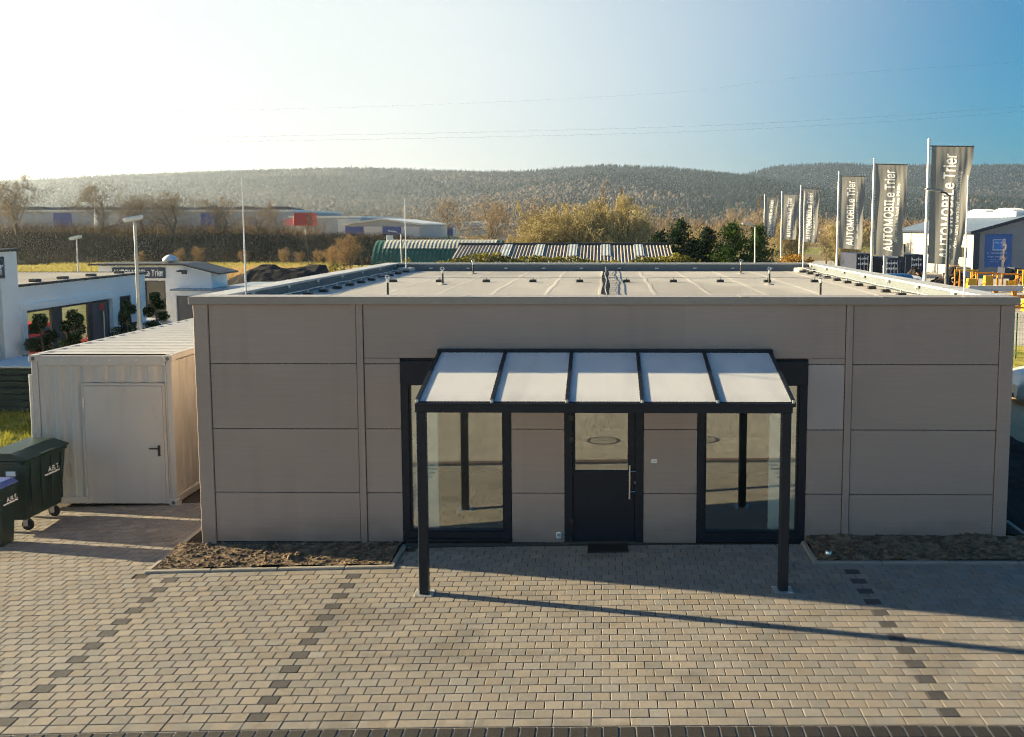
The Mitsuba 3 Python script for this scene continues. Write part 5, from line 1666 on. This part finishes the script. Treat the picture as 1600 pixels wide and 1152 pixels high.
# ------------------------------------------------------------------ behind the building: sheds, hedge, heaps
bar = thing('barrel_roof_shed', 'long green barrel-roofed shed behind the flat roof', 'shed')
a = np.linspace(-.15, np.pi + .15, 25)
by_, bz_, br = 57.6, 1.25, 2.55
pts = np.array([(by_ - br * math.cos(t), bz_ + br * math.sin(t)) for t in a])
xs2 = np.linspace(-17.9, -8.0, 60)
def barrel_piece(i0, i1, off, xa, xb):
    nx = 60
    xs2 = np.linspace(xa, xb, nx)
    v = []
    for i, x in enumerate(xs2):
        rr = br + off + .02 * (i % 2)
        for t in a[i0:i1]:
            v.append((x, by_ - rr * math.cos(t), bz_ + rr * math.sin(t)))
    m = i1 - i0
    return np.array(v), [[i * m + j, (i + 1) * m + j, (i + 1) * m + j + 1, i * m + j + 1] for i in range(nx - 1) for j in range(m - 1)]
MB().raw(*barrel_piece(0, 25, 0, -17.9, -8.0)).put(part(bar, 'shell'), 'm_barrel')
k = part(bar, 'roof_sheet')
MB().raw(*barrel_piece(7, 13, .05, -17.1, -8.4)).put(k, 'm_barrel_top')
LBL(k, 'pale grey sheeting along the top of the green shed')
MB().prism([tuple(p) for p in pts], 'x', -17.85, -17.8).put(part(bar, 'end_wall'), 'm_barrel')
k = thing('sign_plate', 'small white square sign plate standing above the green shed', 'sign')
MB().box(-18.35, -17.75, 62.0, 62.08, 3.5, 4.17, .02).put(part(k, 'plate'), 'm_white_plastic')
MB().tube([(-18.05, 62.15, 0), (-18.05, 62.15, 4.0)], .05, 8).put(part(k, 'post'), 'm_galv')

shed = thing('corrugated_shed', 'low shed with a brown-grey corrugated roof and pale translucent sheets', 'shed')
SX0, SX1, SYa, SYb, SZa, SZb = -10.0, 4.62, 44.0, 48.5, 2.55, 3.64
def wave(x):
    return .036 * np.sin(2 * np.pi * x / .225)
def corr_sheet(xa, xb, ya, yb, off):
    xs = np.arange(xa, xb + .01, .028125)
    lo = np.stack([xs, np.full_like(xs, ya), SZa + (SZb - SZa) * (ya - SYa) / (SYb - SYa) + wave(xs) + off], 1)
    hi = np.stack([xs + 0, np.full_like(xs, yb), SZa + (SZb - SZa) * (yb - SYa) / (SYb - SYa) + wave(xs) + off], 1)
    n = len(xs)
    return np.vstack([lo, hi]), [[i, i + 1, n + i + 1, n + i] for i in range(n - 1)]
x = SX0
while x < SX1 - .1:
    xe = min(x + 1.2, SX1)
    MB().raw(*corr_sheet(x, xe + .02, SYa, SYb, 0.0 if int((x - SX0) / 1.2 + .5) % 2 else .006)).put(part(shed, 'roof_sheet'), 'm_eternit', True)
    x += 1.2
for xa in (-6.9, -6.9 + 2.24, -6.9 + 4.48, -6.9 + 6.72, -6.9 + 8.96):
    k = part(shed, 'translucent_sheet')
    v, f = corr_sheet(xa, xa + .62, SYa + 1.55, SYb - .1, .075)
    v[:, 2] -= .75 * wave(v[:, 0])
    MB().raw(v, f).put(k, 'm_translucent', True)
MB().tube([(SX0, SYb, SZb + .06), (SX1, SYb, SZb + .06)], .09, 8).put(part(shed, 'ridge'), 'm_trim_dark')
MB().box(SX0 + .1, SX1 - .1, SYa + .2, SYa + .3, -.4, SZa - .05).box(SX1 - .2, SX1 - .1, SYa + .3, SYb, -.4, SZa).put(part(shed, 'wall'), 'm_bark')

def hedge(name, label, cat, x0, x1, y, hgt, n, cols, seed, size=.13, wob=.3, dy=.6):
    key = thing(name, label, cat)
    rng = np.random.default_rng(seed)
    x = rng.uniform(x0, x1, n)
    top = hgt * (1 - wob + 2 * wob * meshkit.fbm(np.stack([x * .9, x * 0, x * 0], -1), 4, seed))
    z = gz((x0 + x1) / 2, y) + top * rng.random(n) ** .6
    c = np.stack([x, y + rng.normal(0, dy, n), z], 1)
    v, f, col = leaf_cloud(n, rng, lambda u: c, size, cols)
    MB().raw(v, f, col).put(part(key, 'foliage'), 'm_leaf')
    mb = MB()
    segs = [(np.array([q, y, gz(q, y)]), np.array([q + rng.normal(0, .3), y + rng.normal(0, .3), gz(q, y) + hgt * .85]), .025, .01) for q in np.arange(x0, x1, .35)]
    sticks(segs, 3, rng, mb)
    mb.put(part(key, 'stems'), 'm_bark')
    return key


hedge('hedge', 'yellow-green clipped hedge in front of the corrugated shed', 'hedge', -10.2, 5.6, 41.5, 3.12, 17000, ((.06, .075, .015), (.30, .26, .06)), 11, .13, .16, .35)
for i, (x, y, h_, r_) in enumerate(((-17.6, 44, 2.5, 1.7), (-15.1, 46, 2.55, 1.5), (-13.6, 47, 2.7, 1.1))):
    key = thing('shrub', ('yellow-green shrub beside the dark heap', 'green shrub left of the green barrel shed', 'small leafy shrub against the end of the green barrel shed')[i], 'shrub')
    rng = np.random.default_rng(20 + i)
    v, f, c = leaf_cloud(2600, rng, lambda u: np.array([x, y, h_ * .5 - .2]) + u * [r_, r_, h_ * .52] * (1 + .25 * np.sin(u[:, :1] * 7)), .14, ((.05, .065, .015), (.24, .22, .05)))
    MB().raw(v, f, c).put(part(key, 'foliage'), 'm_leaf')
    mb = MB()
    sticks([(np.array([x, y, -.3]), np.array([x + rng.normal(0, r_ * .5), y + rng.normal(0, r_ * .5), h_ * .8]), .03, .01) for _ in range(14)], 3, rng, mb)
    mb.put(part(key, 'stems'), 'm_bark')
hx = np.linspace(-23, -15.2, 60)
hy = np.linspace(33, 39, 40)
def heap_z(x, y):
    t = np.clip((x + 22.6) / 3.2, 0, 1) * np.clip((-15.2 - x) / .5, 0, 1)
    e = np.clip((y - 33) / 2.0, 0, 1) * np.clip((39 - y) / 2.0, 0, 1)
    return -.5 + 3.05 * np.sqrt(np.clip(t, 0, 1)) * np.sqrt(e) * (.9 + .25 * meshkit.fbm(np.stack([x * .8, y * .8, x * 0], -1), 4, 3)) + .06 * x * 0
struct('earth_mound', MB().raw(*grid(hx, hy, heap_z)), 'm_heap', True)
blades('dry_reeds', 'band of dry straw-coloured reeds beyond the dark heap', -36, -21, 58, 74, 22000, 1.5, (.34, .22, .10), (.62, .45, .24), 2, .03, .5, 'reeds')
blades('meadow_grass', 'sunlit yellow meadow at the foot of the brown embankment', -75, -36, 80, 112, 30000, .5, (.28, .26, .07), (.52, .44, .17), 3, .05, .3)
def meadow_color(p, n, uv):
    return mix([0.30, 0.28, 0.07], [0.46, 0.39, 0.15], fbm(p.x * .6, p.y * .2, 0, 3))
mat('m_meadow', meadow_color, .95, spec=.1)
sheet('meadow', (-110, 74, -30, 112), 'm_meadow', -.05, 4.0)
def straw_color(p, n, uv):
    return mix([0.38, 0.26, 0.13], [0.52, 0.38, 0.20], fbm(p.x * .8, p.y * .8, 0, 3))
mat('m_straw', straw_color, .95, spec=.1)
sheet('straw_ground', (-36, 50, -14, 73.5), 'm_straw', -.04, 3.0)

# ------------------------------------------------------------------ embankment with brown scrub
def scrub(name, label, x0, x1, y0, y1, n, hgt, c0_, c1_, seed, wid=.03, thr=.0):
    rng = np.random.default_rng(seed)
    x, y = rng.uniform(x0, x1, n), rng.uniform(y0, y1, n)
    z = zg(x, y) + far_z(x, y) - .1
    h_ = hgt * rng.uniform(.3, 1.25, n) * (.5 + meshkit.fbm(np.stack([x * .15, y * .3, x * 0], -1), 3, seed))
    b = np.stack([x, y, z], 1)
    tip = b + np.stack([rng.normal(0, .45, n) * h_, rng.normal(0, .45, n) * h_, h_], 1)
    mb = MB()
    t = np.clip(meshkit.fbm(b * .12, 3, seed + 1) * 1.5 - .25 + rng.normal(0, .2, n), 0, 1)[:, None]
    col = np.asarray(c0_) * (1 - t) + np.asarray(c1_) * t
    a = b
    d_ = tip - a
    u = np.cross(d_, rng.normal(size=a.shape))
    u /= np.linalg.norm(u, axis=1, keepdims=True) + 1e-9
    u *= wid
    m = (a + tip) / 2 + rng.normal(0, .12, a.shape) * h_[:, None]
    v = np.stack([a - u, a + u, m - u * .7, m + u * .7, tip], 1).reshape(-1, 3)
    i = np.arange(n)[:, None] * 5
    mb.raw(v, np.vstack([i + [0, 1, 3], i + [0, 3, 2], i + [2, 3, 4]]), np.repeat(col, 5, 0))
    k = thing(name, label, 'scrub', kind='stuff')
    mb.put(k, 'm_twig')


mat('m_bank', tone((.085, .068, .046), .5, .25, 3), .95, spec=.1)
sheet('embankment', (-130, 112.5, -14, 125), 'm_bank', -.03, 1.5, .35, 8)
scrub('bramble_scrub', 'dark brown bramble thicket covering the embankment', -125, -14, 112.6, 125, 60000, 1.2, (.070, .055, .037), (.185, .145, .092), 4, .05)
sheet('plateau', (-200, 125, -10, 330), 'm_straw', -.045, 6.0)
scrub('tall_scrub', 'bare brown bushes along the top of the embankment', -140, -50, 124, 150, 16000, 2.6, (.10, .075, .045), (.26, .185, .10), 5, .04)
for i, (x, y) in enumerate(((-64.5, 111), (-59.5, 111.5), (-56.5, 110.8), (-50.2, 111), (-44.0, 109), (-42, 110), (-38.5, 108), (-36.6, 107))):
    bare_tree('bare_shrub', f'pale bare shrub at the foot of the embankment, {["first", "second", "third", "fourth", "fifth", "sixth", "seventh", "eighth"][i]} from the left', 'shrub', 1 + i % 2, (x, y, -.5), .8 + .25 * ((i * 7) % 5) / 4, i * 1.3, 'bare shrubs at the foot of the embankment', 'shrub')
bare_tree('bare_shrub', 'orange bare bush glowing in the sun left of the green shed', 'shrub', 1, (-28.6, 88, -.4), 1.75, .4, None, 'shrub')
bare_tree('bare_shrub', 'orange-brown bare bush just left of the glowing one', 'shrub', 2, (-31.3, 90, -.4), 1.3, 2.1, None, 'shrub')

# ------------------------------------------------------------------ far warehouses on the plateau
def warehouse(label, x0, x1, y0, y1, z0, z1, stripes, domes=0, wallm='m_metal_grey', roofm='m_skylight', pitch=0.0):
    key = thing('warehouse', label, 'warehouse')
    MB().box(x0, x1, y0, y1, z0, z1 - .05).put(part(key, 'wall'), wallm)
    n = max(2, int((x1 - x0) / 3.6))
    for i in range(n):
        xa = x0 + (x1 - x0) * i / n
        MB().box(xa + .04, xa + (x1 - x0) / n - .04, y0 - .07, y0 - .002, z0, z1 - .3).put(part(key, 'wall_panel'), stripes[i % len(stripes)])
    rf = part(key, 'roof')
    if pitch:
        MB().prism([(x0 - .4, z1), ((x0 + x1) / 2, z1 + pitch), (x1 + .4, z1), (x1 + .4, z1 + .3), ((x0 + x1) / 2, z1 + pitch + .3), (x0 - .4, z1 + .3)], 'y', y0 - .5, y1).put(rf, roofm)
        MB().prism([(x0, z1 - .1), (x1, z1 - .1), ((x0 + x1) / 2, z1 + pitch - .02)], 'y', y0 - .05, y0 + .1).put(part(key, 'gable'), wallm)
    else:
        MB().box(x0 - .3, x1 + .3, y0 - .4, y1, z1 - .05, z1 + .32).put(rf, roofm)
    for i in range(domes):
        x = x0 + (x1 - x0) * (i + .5) / domes
        t = np.linspace(0, np.pi, 8)
        MB().prism([(x + 3.2 * math.cos(q), z1 + .32 + .75 * math.sin(q)) for q in t], 'y', y0 + 2, y0 + 8).put(part(rf, 'roof_dome'), 'm_trim_dark')
    return key


warehouse('long grey warehouse with a pale roof edge and dark roof domes behind the bare trees', -128, -63.5, 170, 205, 1.9, 7.9, ['m_metal_grey', 'm_metal_grey', 'm_metal_grey', 'm_metal_grey', 'm_panel_blue', 'm_metal_grey', 'm_metal_grey', 'm_metal_silver'], 9)
warehouse('lighter grey warehouse section beside the red cube sign', -62.6, -48.5, 166, 205, 1.9, 6.6, ['m_metal_silver', 'm_metal_grey', 'm_metal_silver', 'm_metal_silver'], 0)
warehouse('low pale warehouse with blue panels right of the red cube sign', -50.0, -35.5, 160, 190, 1.9, 5.1, ['m_panel_blue', 'm_metal_silver', 'm_panel_blue', 'm_metal_silver', 'm_metal_silver'], 0, pitch=1.0)
warehouse('distant pale warehouse with a white roof behind the left lightning rod', -44.5, -21.0, 205, 240, 1.0, 4.8, ['m_metal_silver', 'm_panel_blue', 'm_metal_silver', 'm_metal_grey'], 1, pitch=.9)
warehouse('distant low warehouse between the bare trees', -33, -14, 196, 230, .3, 4.2, ['m_metal_grey'], 0, pitch=.5)
warehouse('distant blue and white warehouse left of the tan willows', -23, -8.5, 180, 215, -.1, 4.4, ['m_metal_silver', 'm_panel_blue', 'm_metal_grey'], 1, pitch=1.1)
k = thing('cube_sign', 'red cube-shaped advertising sign above the warehouses', 'sign')
MB().box(-48.9, -46.0, 128.0, 130.5, 4.95, 7.0, .04).put(part(k, 'cube'), 'm_red')
MB().box(-51.0, -49.0, 129.4, 129.6, 5.0, 6.1, .02).put(part(k, 'pale_panel'), 'm_pale_panel')
MB().tube([(-47.4, 129.2, 1.5), (-47.4, 129.2, 5.0)], .16, 10).put(part(k, 'mast'), 'm_galv', 40)
mat('m_pale_panel', (.62, .42, .38), .6)

# ------------------------------------------------------------------ bare trees
TREES = [
    # name, label, kind, seed, x, y, scale
    ('bare_tree', 'large bare tree at the left edge before the grey warehouse', 'oak', 1, -89.5, 123, (1.7, 1.5, 1.15)),
    ('bare_tree', 'spreading bare tree beside the thin mast on the left', 'oak', 2, -77.6, 124, (1.6, 1.4, 1.0)),
    ('bare_tree', 'bare tree right of the thin mast before the warehouse', 'oak', 3, -71.5, 126, (1.3, 1.2, .82)),
    ('bare_tree', 'bare tree just right of the grey street lamp head', 'oak', 3, -66.6, 124, (1.5, 1.3, .86)),
    ('bare_tree', 'bare tree left of the nearest left lightning rod', 'oak', 1, -58.6, 124, (1.3, 1.2, .80)),
    ('bare_tree', 'small bare tree just right of the nearest left lightning rod', 'oak', 2, -53.5, 126, (1.0, 1.0, .62)),
    ('bare_tree', 'thin bare tree left of the red cube sign', 'slim', 2, -48.6, 119, (1.1, 1.1, .78)),
    ('bare_tree', 'thin bare tree just right of the red cube sign', 'slim', 1, -43.2, 117, (1.0, 1.0, .74)),
    ('bare_tree', 'round bare tree behind the pale low warehouse', 'oak', 3, -30.8, 165, .95),
    ('bare_tree', 'thin bare tree between the far warehouses', 'slim', 2, -26.4, 150, .70),
    ('bare_tree', 'reddish bare tree right of the far left lightning rod', 'oak', 1, -19.5, 140, .98),
    ('bare_tree', 'tall bare tree in the middle, left of the pair', 'oak', 2, -11.8, 82, .93),
    ('bare_tree', 'tall bare tree in the middle, right of the pair', 'oak', 3, -7.6, 84, .96),
    ('bare_tree', 'low bare tree behind the green barrel shed', 'willow', 1, -13.9, 84, .72),
    ('bare_tree', 'dark bare tree left of the tan willows', 'slim', 1, -4.3, 105, .82),
    ('willow_tree', 'leftmost tan willow behind the corrugated shed', 'willow', 1, -6.3, 64, .84),
    ('willow_tree', 'second tan willow from the left behind the corrugated shed', 'willow', 2, -4.1, 67, 1.10),
    ('willow_tree', 'tan willow in the middle of the willow group', 'willow', 3, -1.9, 64, 1.10),
    ('willow_tree', 'tallest tan willow, right in the willow group', 'willow', 1, 0.6, 66, 1.22),
    ('willow_tree', 'rightmost tan willow of the group, darker', 'willow', 2, 2.6, 70, 1.06),
    ('willow_tree', 'low tan willow in front at the left of the group', 'willow', 3, -7.6, 63, .56),
    ('birch_tree', 'reddish birch rising above the tan willows', 'poplar', 1, 0.2, 84, 1.10),
    ('birch_tree', 'second reddish birch rising behind the willows', 'poplar', 2, 1.7, 86, 1.04),
    ('bare_tree', 'brown bare tree right of the willows', 'oak', 1, 7.0, 82, .78),
    ('bare_tree', 'spreading bare tree above the dark conifers', 'oak', 2, 14.5, 84, .80),
    ('bare_tree', 'brown bare tree left of the reddish poplars', 'oak', 3, 18.5, 94, .80),
    ('bare_tree', 'brown bare thicket tree behind the dark conifers', 'willow', 2, 10.6, 90, .80),
    ('poplar_tree', 'reddish upright poplar left of the leftmost banner', 'poplar', 1, 18.6, 95, 1.0),
    ('poplar_tree', 'reddish upright poplar behind the leftmost banner', 'poplar', 2, 20.6, 97, .98),
    ('bare_tree', 'brown bare tree behind the two leftmost banners', 'willow', 1, 21.8, 92, .85),
    ('bare_tree', 'bare brown tree between the banners in the middle', 'willow', 3, 27.0, 90, .85),
    ('bare_tree', 'bare brown tree behind the third banner from the right', 'oak', 1, 28.0, 100, .70),
    ('bare_tree', 'bare brown tree behind the second banner from the right', 'willow', 2, 33.0, 108, .85),
]
for i, (nm, lab, kind, sd, x, y, s) in enumerate(TREES):
    bare_tree(nm, lab, kind, sd, (x, y, gz(x, y)), s, i * 2.13)


def conifer(label, x, y, h_, r_, n, cols, seed, size=.14, rag=.25):
    key = thing('conifer', label, 'tree', 'dark conifers behind the flat roof')
    rng = np.random.default_rng(seed)
    z0 = gz(x, y)
    # sprays of foliage on whorled limbs
    nb = 110
    segs, V, F, C, off = [], [], [], [], 0
    for b in range(nb):
        t = (b + rng.random()) / nb
        az = rng.uniform(0, 2 * np.pi)
        ln = r_ * (1.02 - t) ** .75 * rng.uniform(1 - rag, 1 + rag) + .12
        p0 = np.array([x, y, z0 + .25 + (h_ - .3) * t])
        p1 = p0 + np.array([math.cos(az) * ln, math.sin(az) * ln, ln * (.30 - .25 * (1 - t))])
        segs.append((p0, p1, .03, .008))
        m = max(8, int(1.9 * n / nb * (1.6 - 1.2 * t)))
        tt = rng.random(m) ** .7
        c = p0 + (p1 - p0) * tt[:, None] + rng.normal(0, 1, (m, 3)) * [.16, .16, .10] * (.5 + tt[:, None])
        v, f, col = leaf_cloud(m, rng, lambda u: c, size, cols)
        V.append(v), F.append(f + off), C.append(col)
        off += len(v)
    MB().raw(np.vstack(V), np.vstack(F), np.vstack(C)).put(part(key, 'crown'), 'm_leaf')
    mb = MB().tube([(x, y, z0), (x, y, z0 + h_ * .9)], [.12, .02], 7)
    sticks(segs, 3, rng, mb)
    mb.put(part(key, 'trunk'), 'm_bark')


DK = ((.008, .020, .013), (.024, .050, .022))
GR = ((.025, .055, .014), (.080, .130, .030))
conifer('low dark conifer at the right end of the corrugated shed', 2.6, 52, 3.6, 1.5, 2600, DK, 1)
conifer('dark conifer behind the right end of the corrugated shed', 4.0, 50.5, 4.5, 1.6, 3000, DK, 2)
conifer('tallest dark spiky conifer in the conifer row', 5.25, 48, 5.35, 1.7, 3600, DK, 3, rag=.4)
conifer('dark conifer in the shade right of the spiky one', 6.5, 50, 4.0, 1.4, 2600, DK, 4)
conifer('dark conifer left of the bright green one', 7.2, 49, 4.8, 1.3, 2800, DK, 5)
conifer('bright green broad conifer behind the slim street lamp', 8.7, 47, 5.1, 2.0, 5200, GR, 6, .13)
conifer('green conifer at the right end of the conifer row', 10.6, 48, 4.9, 1.6, 3800, GR, 7, .13)
hedge('hedge', 'orange-leaved bush at the foot of the leftmost banners', 'bush', 11.0, 14.8, 50.5, 2.6, 3000, ((.10, .07, .015), (.42, .24, .05)), 12, .14, .25, .5)
hedge('hedge', 'yellow-leaved bush at the right end of the corrugated shed', 'bush', 3.6, 6.0, 42.2, 2.9, 2600, ((.10, .08, .015), (.42, .30, .05)), 13, .13, .3, .4)

# ------------------------------------------------------------------ overhead power lines
for i, (pts, yy) in enumerate((([(-280, 29.5), (-120, 31.6), (20, 34.4), (80, 37.2), (145, 41.8), (330, 58.5)], 260.), ([(-280, 28.3), (-120, 30.4), (20, 33.0), (80, 35.8), (145, 40.6), (330, 57.0)], 262.), ([(-280, 38.5), (-120, 39.4), (20, 44.2), (58, 48.6), (145, 54.3), (330, 74)], 258.))):
    k = thing('power_line', ('upper of the close pair of power lines crossing the sky', 'lower of the close pair of power lines crossing the sky', 'topmost faint power line crossing the sky')[i], 'power line')
    from scipy.interpolate import PchipInterpolator
    p = np.array(pts, float)
    xs = np.linspace(-280, 330, 80)
    MB().tube(np.stack([xs, np.full(80, yy), PchipInterpolator(p[:, 0], p[:, 1])(xs)], 1), 0.021 if i < 2 else .013, 4, False).put(k, 'm_cable')

# ------------------------------------------------------------------ wooded hills
R1 = np.array([(-1900, 100), (-1488, 104), (-1169, 122), (-1000, 127), (-852, 132), (-600, 138), (-450, 132), (-302, 127), (-200, 128), (-99, 136), (10, 143), (100, 139), (166, 136), (306, 120), (420, 96), (560, 74), (800, 62), (1100, 50), (1500, 40)], float)
R2 = np.array([(-200, 60), (200, 100), (387, 136), (447, 156), (525, 174), (640, 181), (702, 183), (850, 175), (1000, 177), (1292, 177), (1500, 182), (2100, 175)], float)
def hill_z(R, x, y, ya, yb, seed):
    ridge = np.interp(x, R[:, 0], R[:, 1])
    t = np.clip((y - ya) / (yb - ya), 0, 1)
    prof = np.where(y <= yb, t ** 1.15 * (1.25 - .25 * t), 1 - .35 * np.clip((y - yb) / 400, 0, 1) ** 1.5)
    p = np.stack([x * .003, y * .003, x * 0], -1)
    gul = (meshkit.fbm(p, 4, seed) - .5) * 46 * np.sin(np.pi * np.clip(t, 0, 1)) 
    return 1.5 + (ridge - 1.5) * prof + gul
def hill_color(p, n, uv):
    return mix([.04, .036, .03], [.075, .06, .046], fbm(p.x * .01, p.y * .01, p.z * .01, 3))
mat('m_hill', hill_color, .95, spec=.05)
for R, ya, yb, xa, xb, sd in ((R1, 1150., 2200., -1900., 1500., 1), (R2, 2000., 2750., -200., 2100., 2)):
    xs, ys = np.arange(xa, xb + 1, 40.0), np.arange(ya, yb + 421, 35.0)
    struct('hill', MB().raw(*grid(xs, ys, lambda x, y: hill_z(R, x, y, ya, yb, sd))), 'm_hill', True)


def forest(key_label, R, ya, yb, xa, xb, sd, n, seed, size):
    rng = np.random.default_rng(seed)
    x = rng.uniform(xa, xb, n)
    y = ya + (yb + 30 - ya) * rng.random(n) ** .85
    z = hill_z(R, x, y, ya, yb, sd)
    t = (y - ya) / (yb - ya)
    big = meshkit.fbm(np.stack([x * .0035, y * .004, x * 0], -1), 4, seed)
    con_ = big + .30 * (t - .55) + .30 * np.clip((x + 100) / 400, -1, 1) + rng.normal(0, .09, n) > .50
    h_ = np.where(con_, rng.uniform(11, 19, n), rng.uniform(8, 14, n)) * size
    r_ = np.where(con_, rng.uniform(2.4, 3.8, n), rng.uniform(3.2, 5.4, n)) * size
    # spire (conifer) or rounded dome (leafless broadleaf): five-sided, three rings
    k = 5
    ang = np.arange(k) * 2 * np.pi / k
    rings_c = np.array([(.75, .05), (1.0, .18), (.45, .62)])
    rings_b = np.array([(.55, .10), (1.0, .50), (.80, .82)])
    V = []
    jit = rng.uniform(.8, 1.2, (n, 3, k))
    rot = rng.uniform(0, 6.28, n)
    for q in range(3):
        rr = np.where(con_, rings_c[q, 0], rings_b[q, 0]) * r_
        zz = np.where(con_, rings_c[q, 1], rings_b[q, 1]) * h_
        a_ = ang[None] + rot[:, None]
        V.append(np.stack([x[:, None] + rr[:, None] * jit[:, q] * np.cos(a_), y[:, None] + rr[:, None] * jit[:, q] * np.sin(a_), (z + zz)[:, None] + rng.normal(0, .4, (n, k))], -1))
    V.append(np.stack([x, y, z + h_], -1)[:, None])
    V = np.concatenate(V, 1)
    per = 3 * k + 1
    i = np.arange(n)[:, None] * per
    F = []
    for q in range(2):
        for j in range(k):
            j2 = (j + 1) % k
            F += [i + [q * k + j, q * k + j2, (q + 1) * k + j2], i + [q * k + j, (q + 1) * k + j2, (q + 1) * k + j]]
    for j in range(k):
        F.append(i + [2 * k + j, 2 * k + (j + 1) % k, 3 * k])
    u = rng.random((n, 1))
    cc = np.array([.004, .012, .011]) * (1 - u) + np.array([.013, .025, .017]) * u
    lb = np.clip(meshkit.fbm(np.stack([x * .006, y * .006, x * 0], -1), 3, seed + 3)[:, None] * 2.6 - .8 + rng.normal(0, .13, (n, 1)), 0, 1)
    cb = np.array([.042, .036, .034]) * (1 - lb) + np.array([.118, .094, .074]) * lb
    col = np.where(con_[:, None], cc, cb)
    key = thing('hill_forest', key_label, 'forest', kind='stuff')
    MB().raw(V.reshape(-1, 3), np.vstack(F), np.repeat(col, per, 0)).put(key, 'm_twig', True)


forest('mixed winter forest covering the long hill in the background', R1, 1150., 2200., -1750., 1300., 1, 46000, 41, .86)
forest('dark conifer forest on the farther hill at the right', R2, 2050., 2750., 100., 1900., 2, 22000, 42, .95)


def far_wood(label, n, xa, xb, ya, yb, seed, hgt, cols):
    """Leafless woodland in the valley: upright sprays of twigs, bush by bush."""
    rng = np.random.default_rng(seed)
    bx, by2 = rng.uniform(xa, xb, n), ya + (yb - ya) * rng.random(n)
    bh = hgt * rng.uniform(.6, 1.25, n)
    m = 46
    x = np.repeat(bx, m)
    y = np.repeat(by2, m)
    hh = np.repeat(bh, m)
    N = n * m
    z = far_z(x, y) - .3
    a = np.stack([x + rng.normal(0, .3, N), y, z + hh * rng.uniform(0, .55, N)], 1)
    d_ = rng.normal(0, 1, (N, 3)) * [.42, .42, .15] + [0, 0, .45]
    tip = a + d_ * (hh * rng.uniform(.25, .75, N))[:, None]
    u = np.cross(tip - a, rng.normal(size=(N, 3)))
    u /= np.linalg.norm(u, axis=1, keepdims=True) + 1e-9
    u *= (.10 * rng.uniform(.4, 1.2, N))[:, None]
    v = np.stack([a - u, a + u, tip], 1).reshape(-1, 3)
    f = np.arange(3 * N).reshape(-1, 3)
    t = np.repeat(np.clip(rng.normal(.5, .3, n), 0, 1), m)[:, None]
    col = (np.asarray(cols[0]) * (1 - t) + np.asarray(cols[1]) * t) * rng.uniform(.7, 1.3, (N, 1))
    key = thing('valley_wood', label, 'wood', kind='stuff')
    MB().raw(v, f, np.repeat(col, 3, 0)).put(key, 'm_twig')


far_wood('leafless brown wood in the valley behind the willows and banners', 900, -20, 190, 200, 420, 61, 8.5, ((.12, .085, .06), (.27, .19, .12)))
far_wood('hazy leafless wood at the foot of the hill', 1300, -520, 420, 450, 1000, 62, 13.0, ((.14, .11, .08), (.28, .21, .14)))
